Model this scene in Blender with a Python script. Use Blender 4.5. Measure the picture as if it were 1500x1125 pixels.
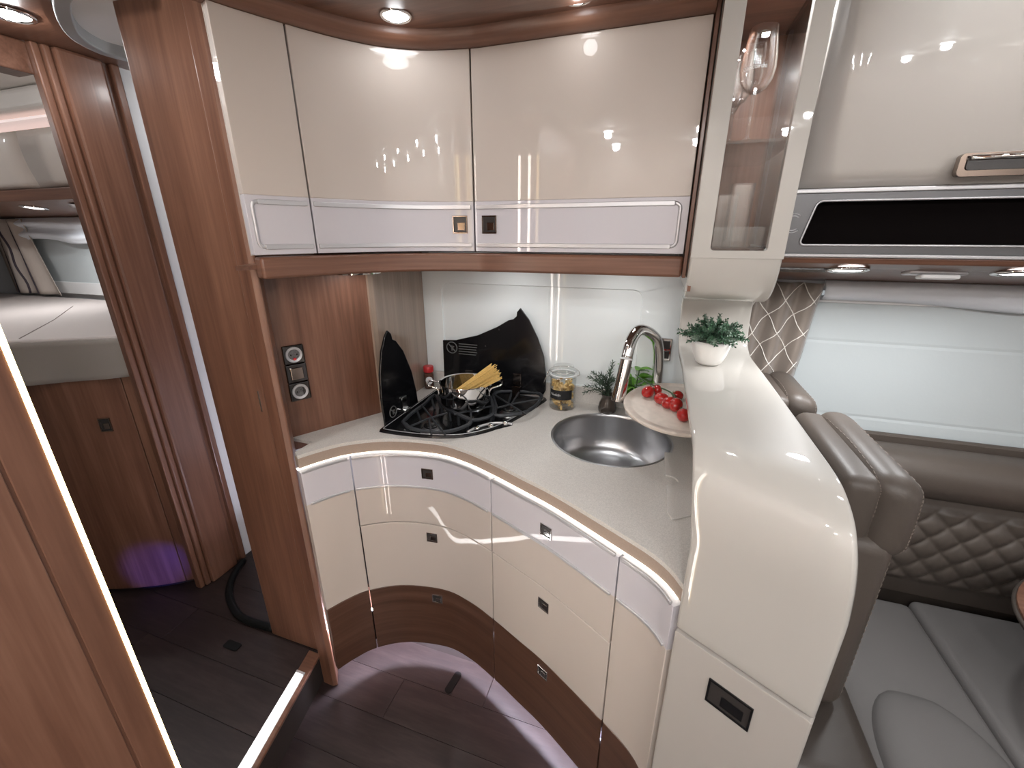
import bpy, bmesh, math, random
from mathutils import Vector, Matrix
from mathutils.geometry import tessellate_polygon
random.seed(7)
for o in list(bpy.data.objects): bpy.data.objects.remove(o)
scene = bpy.context.scene
COL = scene.collection
R = math.radians

# ------------------------------------------------------------------ camera, world, exposure
F, CX, CY, TH, YAW, H = 620., 750., 562.5, R(19.51), R(18.5), 1.48
cam = bpy.data.cameras.new('camera'); cam.sensor_width = 36; cam.lens = F*36/1500; cam.clip_start = .02
camo = bpy.data.objects.new('camera', cam); COL.objects.link(camo)
camo.location = (0, 0, H); camo.rotation_euler = (R(90)-TH, 0, YAW)
scene.camera = camo
world = bpy.data.worlds.new('world'); scene.world = world; world.use_nodes = True
world.node_tree.nodes['Background'].inputs[0].default_value = (.93, .96, 1, 1)
world.node_tree.nodes['Background'].inputs[1].default_value = .35
scene.view_settings.view_transform = 'Standard'; scene.view_settings.look = 'None'
scene.view_settings.gamma = 1; scene.view_settings.use_curve_mapping = False
scene.view_settings.exposure = 0.25
scene.cycles.transparent_max_bounces = 24

def area(name, loc, size, power, color=(.97, .985, 1), rot=(0, 0, 0), shape='DISK', spread=180, parent=None, sy=None):
    l = bpy.data.lights.new(name, 'AREA'); l.shape = shape; l.size = size; l.energy = power; l.color = color
    if sy: l.size_y = sy
    l.spread = R(spread)
    o = bpy.data.objects.new(name, l); COL.objects.link(o); o.location = loc; o.rotation_euler = rot
    if parent: o.parent = parent
    return o

# ------------------------------------------------------------------ picture ray helpers
_f = Vector((-math.sin(YAW)*math.cos(TH), math.cos(YAW)*math.cos(TH), -math.sin(TH)))
_r = Vector((math.cos(YAW), math.sin(YAW), 0)); _u = _r.cross(_f)
def ray(u, v): return _f + _r*((u-CX)/F) - _u*((v-CY)/F)
def _ax(i, u, v, c):
    d = ray(u, v); o = Vector((0, 0, H)); return o + d*((c-o[i])/d[i])
def pz(u, v, z): return _ax(2, u, v, z)
def py(u, v, y): return _ax(1, u, v, y)
def px(u, v, x): return _ax(0, u, v, x)
def ppl(u, v, p, n):
    d = ray(u, v); o = Vector((0, 0, H)); n = Vector(n); return o + d*((Vector(p)-o).dot(n)/d.dot(n))

# ------------------------------------------------------------------ materials
MATS = {}
def new(name):
    m = bpy.data.materials.new(name); m.use_nodes = True; MATS[name] = m
    return m, m.node_tree.nodes, m.node_tree.links, m.node_tree.nodes['Principled BSDF']
def plain(name, col, rough=.5, metal=0, coat=0, spec=.5, bump=0, bscale=200, var=0, trans=0, ior=1.45, sheen=0):
    m, n, l, b = new(name)
    b.inputs['Base Color'].default_value = (*col, 1); b.inputs['Roughness'].default_value = rough
    b.inputs['Metallic'].default_value = metal; b.inputs['Coat Weight'].default_value = coat
    b.inputs['Coat Roughness'].default_value = .02
    b.inputs['Specular IOR Level'].default_value = spec; b.inputs['Transmission Weight'].default_value = trans
    b.inputs['IOR'].default_value = ior; b.inputs['Sheen Weight'].default_value = sheen
    tc = n.new('ShaderNodeTexCoord'); nz = n.new('ShaderNodeTexNoise'); nz.inputs['Scale'].default_value = bscale
    nz.inputs['Detail'].default_value = 4
    l.new(tc.outputs['Object'], nz.inputs['Vector'])
    if bump:
        bp = n.new('ShaderNodeBump'); bp.inputs['Strength'].default_value = bump; bp.inputs['Distance'].default_value = .002
        l.new(nz.outputs['Fac'], bp.inputs['Height']); l.new(bp.outputs['Normal'], b.inputs['Normal'])
    if var:
        r = n.new('ShaderNodeValToRGB'); e = r.color_ramp.elements
        e[0].position = .35; e[1].position = .65
        e[0].color = (*[max(0, c*(1-var)) for c in col], 1); e[1].color = (*[min(1, c*(1+var)) for c in col], 1)
        l.new(nz.outputs['Fac'], r.inputs['Fac']); l.new(r.outputs['Color'], b.inputs['Base Color'])
    return m
def wood(name, cols, scale, rough=.35, coat=.15, shift=.35):
    m, n, l, b = new(name)
    tc = n.new('ShaderNodeTexCoord'); oi = n.new('ShaderNodeObjectInfo')
    add = n.new('ShaderNodeVectorMath'); add.operation = 'ADD'
    mul = n.new('ShaderNodeMath'); mul.operation = 'MULTIPLY'; mul.inputs[1].default_value = 7.3
    l.new(oi.outputs['Random'], mul.inputs[0]); l.new(tc.outputs['Object'], add.inputs[0]); l.new(mul.outputs[0], add.inputs[1])
    mp = n.new('ShaderNodeMapping'); mp.inputs['Scale'].default_value = scale
    l.new(add.outputs[0], mp.inputs['Vector'])
    w = n.new('ShaderNodeTexNoise'); w.inputs['Scale'].default_value = 1.0; w.inputs['Detail'].default_value = 7
    w.inputs['Roughness'].default_value = .62; w.inputs['Distortion'].default_value = .55
    l.new(mp.outputs['Vector'], w.inputs['Vector'])
    mp2 = n.new('ShaderNodeMapping'); mp2.inputs['Scale'].default_value = tuple(s*6 for s in scale)
    l.new(add.outputs[0], mp2.inputs['Vector'])
    w2 = n.new('ShaderNodeTexNoise'); w2.inputs['Scale'].default_value = 1.0; w2.inputs['Detail'].default_value = 3
    l.new(mp2.outputs['Vector'], w2.inputs['Vector'])
    mx = n.new('ShaderNodeMath'); mx.operation = 'MULTIPLY_ADD'; mx.inputs[1].default_value = .3
    l.new(w2.outputs['Fac'], mx.inputs[0]); 
    m7 = n.new('ShaderNodeMath'); m7.operation = 'MULTIPLY'; m7.inputs[1].default_value = .7
    l.new(w.outputs['Fac'], m7.inputs[0]); l.new(m7.outputs[0], mx.inputs[2])
    r = n.new('ShaderNodeValToRGB'); e = r.color_ramp.elements
    e[0].position = .3; e[0].color = (*cols[0], 1); e[1].position = .7; e[1].color = (*cols[2], 1)
    k = e.new(.5); k.color = (*cols[1], 1)
    l.new(mx.outputs[0], r.inputs['Fac']); l.new(r.outputs['Color'], b.inputs['Base Color'])
    bp = n.new('ShaderNodeBump'); bp.inputs['Strength'].default_value = .08; bp.inputs['Distance'].default_value = .001
    l.new(mx.outputs[0], bp.inputs['Height']); l.new(bp.outputs['Normal'], b.inputs['Normal'])
    b.inputs['Roughness'].default_value = rough; b.inputs['Coat Weight'].default_value = coat; b.inputs['Coat Roughness'].default_value = .15
    return m
def emit(name, col, strength):
    m, n, l, b = new(name)
    b.inputs['Base Color'].default_value = (*col, 1)
    b.inputs['Emission Color'].default_value = (*col, 1); b.inputs['Emission Strength'].default_value = strength
    return m
def glass(name, col=(1, 1, 1), rough=0, ior=1.45, thin=False):
    m, n, l, b = new(name)
    if thin:   # flat panes: clear with a mirror-like skin
        for x in (b,): n.remove(x)
        t = n.new('ShaderNodeBsdfTransparent'); t.inputs[0].default_value = (*col, 1)
        g = n.new('ShaderNodeBsdfGlossy'); g.inputs['Roughness'].default_value = .01
        lw = n.new('ShaderNodeLayerWeight'); lw.inputs[0].default_value = .5
        pw = n.new('ShaderNodeMath'); pw.operation = 'POWER'; pw.inputs[1].default_value = 3.5 if ior < 1.6 else 2.0; l.new(lw.outputs['Facing'], pw.inputs[0])
        fr = n.new('ShaderNodeMath'); fr.operation = 'MULTIPLY_ADD'; fr.inputs[1].default_value = .75; fr.inputs[2].default_value = .035+(ior-1.45)*.1
        l.new(pw.outputs[0], fr.inputs[0])
        mx = n.new('ShaderNodeMixShader'); l.new(fr.outputs[0], mx.inputs[0]); l.new(t.outputs[0], mx.inputs[1]); l.new(g.outputs[0], mx.inputs[2])
        l.new(mx.outputs[0], n['Material Output'].inputs[0])
    else:
        b.inputs['Base Color'].default_value = (*col, 1); b.inputs['Transmission Weight'].default_value = 1
        b.inputs['Roughness'].default_value = rough; b.inputs['IOR'].default_value = ior
    return m

WC = [(.095, .040, .024), (.165, .075, .046), (.235, .118, .076)]
plain('cream', (.53, .465, .415), .5, coat=.9)
plain('lilac', (.55, .525, .555), .5, coat=.9)
plain('ivory', (.42, .388, .355), .5, coat=.9)
plain('ivory_lit', (.45, .425, .39), .5, coat=1)  # lighter copy of ivory; light from above on the ledge put into the colour
plain('grey_plastic', (.36, .37, .37), .45)
plain('worktop', (.56, .53, .495), .38, var=.10, bscale=420)
plain('tan', (.33, .25, .20), .55, var=.05, bscale=300)
wood('wood_v', WC, (26, 26, 1.1))
wood('wood_h', WC, (1.1, 1.1, 34))
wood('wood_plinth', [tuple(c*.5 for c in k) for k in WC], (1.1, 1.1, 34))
wood('wood_x', [tuple(c*.8 for c in k) for k in WC], (1.2, 26, 26))
wood('wood_pale', [(.23, .165, .125), (.30, .22, .17), (.36, .27, .21)], (22, 22, .8), rough=.08, coat=.7)
wood('floor_wood', [(.013, .0075, .0070), (.024, .0145, .0135), (.042, .027, .0255)], (3.0, 24, 8), rough=.40, coat=.05)
plain('backsplash', (.74, .77, .77), .5, coat=.8)
plain('white_wall', (.72, .73, .74), .45, bump=.05)
plain('ceiling_white', (.74, .70, .66), .5)
plain('chrome', (.78, .77, .76), .06, metal=1)
plain('steel', (.50, .50, .51), .30, metal=1)
plain('silver', (.56, .55, .56), .32, metal=.55)
plain('bronze_chrome', (.30, .25, .22), .10, metal=1)
plain('black_chrome', (.10, .095, .095), .08, metal=1)
plain('dark_recess', (.035, .03, .028), .25)
plain('black_enamel', (.006, .006, .007), .22, coat=.3)
plain('black_lid', (.005, .005, .006), .16, coat=.2)
plain('iron', (.022, .024, .028), .5, bump=.2, bscale=900)
plain('black_rubber', (.006, .006, .006), .55, spec=.2)
plain('gap', (.02, .014, .012), .8)
plain('print_grey', (.10, .10, .10), .5)
plain('white_plastic', (.75, .75, .75), .3)
plain('red_plastic', (.52, .03, .035), .3)
plain('spice', (.10, .035, .02), .8, bump=.6, bscale=500, var=.5)
plain('leather', (.074, .059, .049), .48, bump=.12, bscale=500)
plain('leather_dark', (.045, .036, .030), .45, bump=.12, bscale=500)
plain('seat_grey', (.125, .117, .113), .62, bump=.12, bscale=600)
plain('stitch', (.15, .12, .10), .7)
plain('blind', (.50, .54, .55), .6, bump=.12, bscale=120)
plain('sheer', (.80, .84, .90), .5, sheen=.3)
plain('curtain', (.20, .165, .14), .38, sheen=.4, bump=.1, bscale=60)
plain('cord_white', (.75, .71, .66), .6)
plain('stripe_dark', (.06, .045, .06), .6)
plain('bed_sheet', (.50, .445, .42), .8, bump=.15, bscale=300)
plain('bed_skirt', (.27, .24, .215), .8, bump=.15, bscale=300)
plain('pillow', (.52, .45, .40), .8, bump=.1, bscale=200)
plain('grey_metal', (.14, .14, .145), .30, metal=.6)
plain('niche_shade', (.003, .002, .002), .8, spec=.05)
plain('ceramic', (.76, .74, .71), .35)
plain('leaf_dark', (.035, .085, .045), .55, var=.5, bscale=60)
plain('leaf_pale', (.14, .20, .15), .55)
plain('rosemary', (.055, .085, .055), .6, var=.4, bscale=60)
plain('basil', (.12, .30, .035), .42, var=.35, bscale=40)
plain('stem_green', (.07, .12, .06), .5)
plain('tomato', (.40, .014, .011), .12, coat=.6)
plain('board', (.66, .58, .51), .5, var=.05, bscale=60)
plain('spaghetti', (.80, .56, .20), .5, var=.15, bscale=300)
plain('pasta', (.70, .48, .20), .55, var=.2, bscale=100)
plain('label_black', (.01, .01, .011), .6)
plain('chalk', (.75, .75, .75), .8)
plain('smoke_glass', (.060, .048, .040), .05, coat=.7)
plain('led_profile', (.6, .5, .3), .4)
glass('glass', (.992, .992, .992), thin=True, ior=1.75); glass('glass_thin', (.97, .98, .98), thin=True); glass('acrylic', (.98, .985, .985), thin=True, ior=1.7)
glass('pane', (.97, .98, .98), thin=True, ior=1.35)
emit('lamp', (1, 1, 1), 12); emit('lamp_dim', (1, .97, .92), 1.2); emit('led_cold', (.92, .93, 1), 22); emit('led_step', (1, .98, .96), 7)
emit('led_warm', (1, .78, .40), 6); emit('led_counter', (1, .97, .86), 1.3); emit('led_pink', (1, .84, .81), .38); emit('led_blue', (.12, .10, 1), 6)
emit('led_edge_white', (1, .95, .88), 22); emit('skylight', (1, .985, .97), 2.2)
emit('led_toe', (.80, .80, 1), 160)

# ------------------------------------------------------------------ builders
ORG = {}
class MB:
    def __init__(s): s.v = []; s.f = []
    def add(s, vs, fs):
        b = len(s.v); s.v += [Vector(v) for v in vs]; s.f += [tuple(i+b for i in f) for f in fs]; return s
    def box(s, x0, x1, y0, y1, z0, z1):
        return s.add([(x0, y0, z0), (x1, y0, z0), (x1, y1, z0), (x0, y1, z0), (x0, y0, z1), (x1, y0, z1), (x1, y1, z1), (x0, y1, z1)],
                     [(3, 2, 1, 0), (4, 5, 6, 7), (0, 1, 5, 4), (1, 2, 6, 5), (2, 3, 7, 6), (3, 0, 4, 7)])
    def obox(s, c, ux, uy, uz, a, b, d):
        """box with centre c, unit axes, full sizes a, b, d"""
        c, ux, uy, uz = Vector(c), Vector(ux), Vector(uy), Vector(uz); vs = []
        for k in (-.5, .5):
            for i, j in ((-.5, -.5), (.5, -.5), (.5, .5), (-.5, .5)): vs.append(c+ux*a*i+uy*b*j+uz*d*k)
        return s.add(vs, [(3, 2, 1, 0), (4, 5, 6, 7), (0, 1, 5, 4), (1, 2, 6, 5), (2, 3, 7, 6), (3, 0, 4, 7)])
    def prism(s, outer, z0, z1, holes=()):
        loops = [[Vector((p[0], p[1], 0)) for p in outer]] + [[Vector((p[0], p[1], 0)) for p in h] for h in holes]
        tri = tessellate_polygon(loops); flat = [p for lp in loops for p in lp]; n = len(flat)
        vs = [(p.x, p.y, z0) for p in flat] + [(p.x, p.y, z1) for p in flat]
        fs = []
        for t in tri:
            a, b, c = (flat[i] for i in t)
            if (b-a).cross(c-a).z < 0: t = (t[0], t[2], t[1])
            fs.append(tuple(i+n for i in t)); fs.append(tuple(reversed(t)))
        k = 0
        for li, lp in enumerate(loops):
            m = len(lp)
            ar = sum(lp[i].x*lp[(i+1) % m].y-lp[(i+1) % m].x*lp[i].y for i in range(m))
            fwd = (ar > 0) == (li == 0)
            for i in range(m):
                a, b = k+i, k+(i+1) % m
                fs.append((a, b, b+n, a+n) if fwd else (b, a, a+n, b+n))
            k += m
        return s.add(vs, fs)
    def prism_m(s, outer, t0, t1, M):
        """polygon extruded along local z from t0 to t1, then moved by matrix M"""
        t = MB().prism(outer, t0, t1); return s.add([M @ v for v in t.v], t.f)
    def tube(s, pts, r, seg=8, closed=False, cap=True):
        pts = [Vector(p) for p in pts]; n = len(pts); rs = r if isinstance(r, (list, tuple)) else [r]*n
        rings = []; up = None
        for i, p in enumerate(pts):
            a = pts[i-1] if (i or closed) else p; b = pts[(i+1) % n] if (i < n-1 or closed) else p
            t = (b-a).normalized()
            if up is None:
                up = t.orthogonal().normalized()
            up = (up - t*up.dot(t)); up = up.normalized() if up.length > 1e-6 else t.orthogonal().normalized()
            w = t.cross(up)
            rings.append([p+(up*math.cos(2*math.pi*k/seg)+w*math.sin(2*math.pi*k/seg))*rs[i] for k in range(seg)])
        vs = [v for g in rings for v in g]; fs = []
        for i in range(n if closed else n-1):
            j = (i+1) % n
            for k in range(seg): fs.append((i*seg+k, i*seg+(k+1) % seg, j*seg+(k+1) % seg, j*seg+k))
        if cap and not closed:
            fs.append(tuple(reversed(range(seg)))); fs.append(tuple((n-1)*seg+k for k in range(seg)))
        return s.add(vs, fs)
    def lathe(s, prof, c=(0, 0, 0), seg=28, M=None):
        """profile list of (r, z), spun about the vertical line through c"""
        vs = []; fs = []; n = len(prof); c = Vector(c)
        for (r, z) in prof:
            for k in range(seg):
                a = 2*math.pi*k/seg; vs.append(Vector((r*math.cos(a), r*math.sin(a), z)))
        for i in range(n-1):
            for k in range(seg): fs.append((i*seg+k, i*seg+(k+1) % seg, (i+1)*seg+(k+1) % seg, (i+1)*seg+k))
        a_, b_ = prof[0][0] > 1e-6, prof[-1][0] > 1e-6
        if a_ and b_:
            for k in range(seg): fs.append(((n-1)*seg+k, (n-1)*seg+(k+1) % seg, (k+1) % seg, k))
        elif a_: fs.append(tuple(reversed(range(seg))))
        elif b_: fs.append(tuple((n-1)*seg+k for k in range(seg)))
        if M: vs = [M @ v for v in vs]
        return s.add([v+c for v in vs], fs)
    def grid(s, fn, nu, nv):
        vs = [fn(i/nu, j/nv) for j in range(nv+1) for i in range(nu+1)]
        fs = [(j*(nu+1)+i, j*(nu+1)+i+1, (j+1)*(nu+1)+i+1, (j+1)*(nu+1)+i) for j in range(nv) for i in range(nu)]
        return s.add(vs, fs)
    def rbox(s, x0, x1, y0, y1, z0, z1, r, seg=4, fn=None):
        bm = bmesh.new(); bmesh.ops.create_cube(bm, size=1)
        for v in bm.verts: v.co = Vector((x0+(v.co.x+.5)*(x1-x0), y0+(v.co.y+.5)*(y1-y0), z0+(v.co.z+.5)*(z1-z0)))
        bmesh.ops.bevel(bm, geom=list(bm.edges), offset=r, segments=seg, profile=.5, affect='EDGES')
        bm.verts.ensure_lookup_table(); bm.verts.index_update()
        vs = [fn(v.co.copy()) if fn else v.co.copy() for v in bm.verts]; fs = [tuple(v.index for v in f.verts) for f in bm.faces]
        bm.free(); return s.add(vs, fs)
    def build(s, name, mat, parent=None, smooth=False, bevel=0, seg=2, solid=0, org=None, auto=None):
        me = bpy.data.meshes.new(name)
        if parent is not None: og = ORG[parent]
        elif org is not None: og = Vector(org)
        else:
            xs = [v.x for v in s.v]; ys = [v.y for v in s.v]; zs = [v.z for v in s.v]
            og = Vector(((min(xs)+max(xs))/2, (min(ys)+max(ys))/2, min(zs)))
        me.from_pydata([v-og for v in s.v], [], s.f); me.update()
        bm = bmesh.new(); bm.from_mesh(me); bmesh.ops.recalc_face_normals(bm, faces=list(bm.faces)); bm.to_mesh(me); bm.free()
        me.materials.append(MATS[mat])
        o = bpy.data.objects.new(name, me); COL.objects.link(o); ORG[o] = og
        if parent is not None: o.parent = parent
        else: o.location = og
        if smooth or auto:
            for p in me.polygons: p.use_smooth = True
            if auto: me.set_sharp_from_angle(angle=R(auto))
        if solid:
            m = o.modifiers.new('solid', 'SOLIDIFY'); m.thickness = solid; m.offset = -1
        if bevel:
            m = o.modifiers.new('bevel', 'BEVEL'); m.width = bevel; m.segments = seg; m.limit_method = 'ANGLE'; m.angle_limit = R(40)
            m.harden_normals = False
        return o
def tag(o, label, cat=None, group=None, kind=None):
    o['label'] = label
    if cat: o['category'] = cat
    if group: o['group'] = group
    if kind: o['kind'] = kind
    return o
def thing(name, label, cat, loc=(0, 0, 0), group=None, kind=None):
    o = bpy.data.objects.new(name, None); COL.objects.link(o); o.location = loc; ORG[o] = Vector(loc); o.empty_display_size = .05
    return tag(o, label, cat, group, kind)
def copy_tree(o, parent=None):
    c = o.copy(); COL.objects.link(c); ORG[c] = ORG.get(o, Vector())
    if parent: c.parent = parent
    for ch in list(o.children): copy_tree(ch, c)
    return c
def B(): return MB()

def spline(pts, n=12):
    P = [Vector((p[0], p[1])) for p in pts]; P = [P[0]*2-P[1]]+P+[P[-1]*2-P[-2]]; out = []
    for i in range(1, len(P)-2):
        for k in range(n):
            t = k/n; a, b, c, d = P[i-1:i+3]
            out.append(.5*((2*b)+(c-a)*t+(2*a-5*b+4*c-d)*t*t+(3*b-a-3*c+d)*t**3))
    return out+[P[-2]]
def spline3(pts, n=8):
    P = [Vector(p) for p in pts]; P = [P[0]*2-P[1]]+P+[P[-1]*2-P[-2]]; out = []
    for i in range(1, len(P)-2):
        for k in range(n):
            t = k/n; a, b, c, d = P[i-1:i+3]
            out.append(.5*((2*b)+(c-a)*t+(2*a-5*b+4*c-d)*t*t+(3*b-a-3*c+d)*t**3))
    return out+[P[-2]]
class Path:
    """plan curve with arc length, point and room-side normal"""
    def __init__(s, pts, n=12):
        s.p = spline(pts, n); s.s = [0]
        for a, b in zip(s.p, s.p[1:]): s.s.append(s.s[-1]+(b-a).length)
        s.L = s.s[-1]
    def at(s, t):
        t = min(max(t, 0), s.L)
        for i in range(len(s.s)-1):
            if t <= s.s[i+1]+1e-9:
                k = (t-s.s[i])/max(1e-9, s.s[i+1]-s.s[i]); return s.p[i].lerp(s.p[i+1], k)
        return s.p[-1].copy()
    def tan(s, t): return (s.at(t+.01)-s.at(t-.01)).normalized()
    def nor(s, t): d = s.tan(t); return Vector((d.y, -d.x))
    def near(s, q):
        q = Vector(q); return min((( s.at(s.L*i/600)-q).length, s.L*i/600) for i in range(601))[1]
    def off(s, t, o): return s.at(t)+s.nor(t)*o
def ribbon(mb, path, s0, s1, z0, z1, of, ob, step=.02):
    n = max(2, int((s1-s0)/step)); ts = [s0+(s1-s0)*i/n for i in range(n+1)]
    poly = [path.off(t, of) for t in ts]+[path.off(t, ob) for t in reversed(ts)]
    # quads instead of a tessellated prism so that shading stays smooth
    m = len(ts); vs = []
    for t in ts:
        a = path.off(t, of); b = path.off(t, ob)
        vs += [(a.x, a.y, z0), (a.x, a.y, z1), (b.x, b.y, z1), (b.x, b.y, z0)]
    fs = []
    for i in range(m-1):
        for k in range(4): fs.append((i*4+k, i*4+(k+1) % 4, (i+1)*4+(k+1) % 4, (i+1)*4+k))
    fs.append((0, 1, 2, 3)); fs.append(tuple((m-1)*4+k for k in (3, 2, 1, 0)))
    return mb.add(vs, fs)

def latch(parent, c, t, n, w=.036, h=.034, frame='bronze_chrome'):
    """push-lock handle: frame, dark recess and flap, on the front at c with plan tangent t and room normal n"""
    c = Vector(c); t = Vector((t[0], t[1], 0)).normalized(); n = Vector((n[0], n[1], 0)).normalized(); z = Vector((0, 0, 1))
    b = B(); e = .0035
    b.obox(c+z*(h/2-e/2)+n*.001, t, n, z, w, .004, e).obox(c-z*(h/2-e/2)+n*.001, t, n, z, w, .004, e)
    b.obox(c+t*(w/2-e/2)+n*.001, t, n, z, e, .004, h-2*e).obox(c-t*(w/2-e/2)+n*.001, t, n, z, e, .004, h-2*e)
    b.build('handle_frame', frame, parent, bevel=.0008)
    B().obox(c+n*.0002, t, n, z, w-2*e, .001, h-2*e).build('handle_recess', 'dark_recess', parent)
    B().obox(c+t*w*.08-z*h*.10+n*.0012, t, n, z, w*.5, .002, h*.42).build('handle_flap', frame, parent, bevel=.0008)

# ------------------------------------------------------------------ the setting
WY = 1.43
fl = tag(B().box(-4.2, 2.2, -1.0, WY+.02, -.06, -.004).build('floor', 'gap', org=(0, 0, 0)), 'dark walnut plank floor of the kitchen aisle', 'floor', kind='structure')
def planks(parent, x0, x1f, y0, y1, z, W=.135, L=.92, seed=1):
    rnd = random.Random(seed); y = y0; r = 0
    while y < y1-.01:
        yb = min(y+W, y1); x = x0-rnd.random()*L*.8
        while True:
            xa, xb = max(x, x0), x+L
            lim0, lim1 = x1f(y), x1f(yb); last = xb > min(lim0, lim1)-.05
            p = [(xa+.0006, y+.0006), ((lim0 if last else xb)-.0006, y+.0006), ((lim1 if last else xb)-.0006, yb-.0006), (xa+.0006, yb-.0006)]
            if xb > x0+.05: B().prism(p, z-.004, z).build('plank', 'floor_wood', parent, bevel=.0006, seg=1)
            x += L
            if last: break
        y = yb; r += 1
planks(fl, -1.0, lambda y: 1.5, -.60, 1.02, 0.0)

def riser(y): return -.955+(.75-y)*.235          # x of the step's front edge
def nose(y): return riser(y)-.035
rf = tag(B().prism([(-4.1, -.85), (riser(-.3), -.3), (riser(.80), .80), (-.985, .83), (-.985, 1.40), (-4.1, 1.40)], -.003, .124).build('floor_raised', 'gap', org=(0, 0, 0)),
         'raised dark plank floor of the passage to the bedroom', 'floor', kind='structure')
planks(rf, -2.4, lambda y: nose(y) if y < .78 else -.99, .12, 1.20, .13, seed=4)
tr = tag(B().prism([(nose(.14), .14), (riser(.14)+.012, .14), (riser(.79)+.012, .79), (nose(.79), .79)], .122, .134).build('trim_1', 'wood_x', bevel=.003),
         'dark wood nosing along the edge of the floor step', 'trim', kind='structure')
st = thing('step_light', 'bright white LED strip set in the edge of the floor step', 'light strip', (riser(.45), .45, .134))
def q(y, o): return (riser(y)+o, y)
B().prism([q(.22, -.040), q(.22, -.006), q(.71, -.006), q(.71, -.032)], .1345, .1385).build('lens', 'led_step', st, bevel=.001)
B().prism([q(.21, -.044), q(.21, -.002), q(.72, -.002), q(.72, -.036)], .1341, .1352).build('profile', 'silver', st)

tag(B().box(-4.2, .262, WY, WY+.04, -.06, 2.05).build('wall_back', 'white_wall'), 'white outer wall behind the kitchen and the bed', 'wall', kind='structure')
tag(B().box(.262, 2.2, WY, WY+.04, -.06, .88).build('wall_lounge', 'white_wall'), 'white lower wall behind the lounge sofa', 'wall', kind='structure')
tag(B().box(.262, 2.2, WY, WY+.04, 1.33, 2.05).build('wall_lounge_upper', 'white_wall'), 'white upper wall above the lounge window', 'wall', kind='structure')
tag(B().box(-4.24, -4.2, -1.0, WY, -.06, 2.05).build('wall_rear', 'white_wall'), 'rear wall of the bedroom', 'wall', kind='structure')
tag(B().box(-4.2, 2.2, -1.04, -1.0, -.06, 2.05).build('wall_opposite', 'cream'), 'cream furniture wall on the other side of the aisle', 'wall', kind='structure')
tag(B().box(-4.2, 2.2, -1.0, WY, 2.0, 2.04).build('ceiling', 'ceiling_white'), 'pale ceiling above the aisle', 'ceiling', kind='structure')
tag(B().box(2.2, 2.24, -1.0, WY, -.06, 2.05).build('wall_front', 'white_wall'), 'pale partition at the front end of the lounge', 'wall', kind='structure')

# pillar between passage and kitchen
pl = thing('pillar', 'tall walnut pillar between the passage and the kitchen', 'pillar', (-1.03, .83, 0), kind='structure')
B().box(-1.172, -.958, .797, .835, .131, 1.998).build('board', 'wood_v', pl, bevel=.006)
B().prism([(-.958, .785), (-.915, .783), (-.902, .792), (-.936, .833), (-.958, .833)], 0.001, 1.998).build('edge_post', 'wood_v', pl, bevel=.004)
pk = tag(B().box(-1.045, -1.041, .7955, .7975, 1.0, 1.06).build('keyhole_cover', 'chrome'), 'small chrome catch on the walnut pillar', 'catch')
pk.location = ppl(381, 588, (0, .796, 0), (0, 1, 0)); pk.location.z -= .03

# slanted walnut panel, pale return panel and backsplash
A0, A1 = Vector((-.979, .857)), Vector((-.836, 1.113))
d = (A1-A0).normalized(); nn = Vector((d.y, -d.x)); A00 = A0-d*.05
w1 = tag(B().prism([A00, A1+d*.004, A1+d*.004-nn*.02, A00-nn*.02], .87, 1.44).build('wall_left', 'wood_v'), 'walnut wall panel beside the hob carrying the sockets', 'wall', kind='structure')
tag(B().prism([(-.845, 1.108), (-.832, 1.108), (-.8265, 1.125), (-.8265, WY), (-.8305, WY)], .87, 1.44).build('wall_left_splash', 'wood_pale'), 'pale glossy splash panel in the corner behind the hob', 'wall', kind='structure')
bs = thing('wall_splash', 'white glossy splashback behind hob and sink with a grooved panel', 'wall', (-.3, WY, .9), kind='structure')
def rrect(x0, x1, y0, y1, r, n=6):
    out = []
    for cx, cy, a in ((x1-r, y1-r, 0), (x0+r, y1-r, 90), (x0+r, y0+r, 180), (x1-r, y0+r, 270)):
        for k in range(n+1): t = R(a+90*k/n); out.append((cx+r*math.cos(t), cy+r*math.sin(t)))
    return out
MXZ = Matrix(((1, 0, 0, 0), (0, 0, 1, 0), (0, 1, 0, 0), (0, 0, 0, 1)))    # local (x, y, z) -> (x, z, y)
def plate_xz(mb, outer, y0, y1, holes=()):
    t = MB().prism(outer, y0, y1, holes); return mb.add([MXZ @ v for v in t.v], t.f)
pan = rrect(-.748, -.038, .975, 1.312, .03)
plate_xz(B(), [(-.827, .90), (.262, .90), (.262, 1.40), (-.827, 1.40)], 1.418, 1.4295, [pan]).build('board', 'backsplash', bs, bevel=.003)
plate_xz(B(), pan, 1.424, 1.4290).build('inset_panel', 'backsplash', bs)
B().box(-.826, .262, 1.408, 1.418, .905, .972).build('upstand', 'worktop', bs, bevel=.002)

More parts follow.
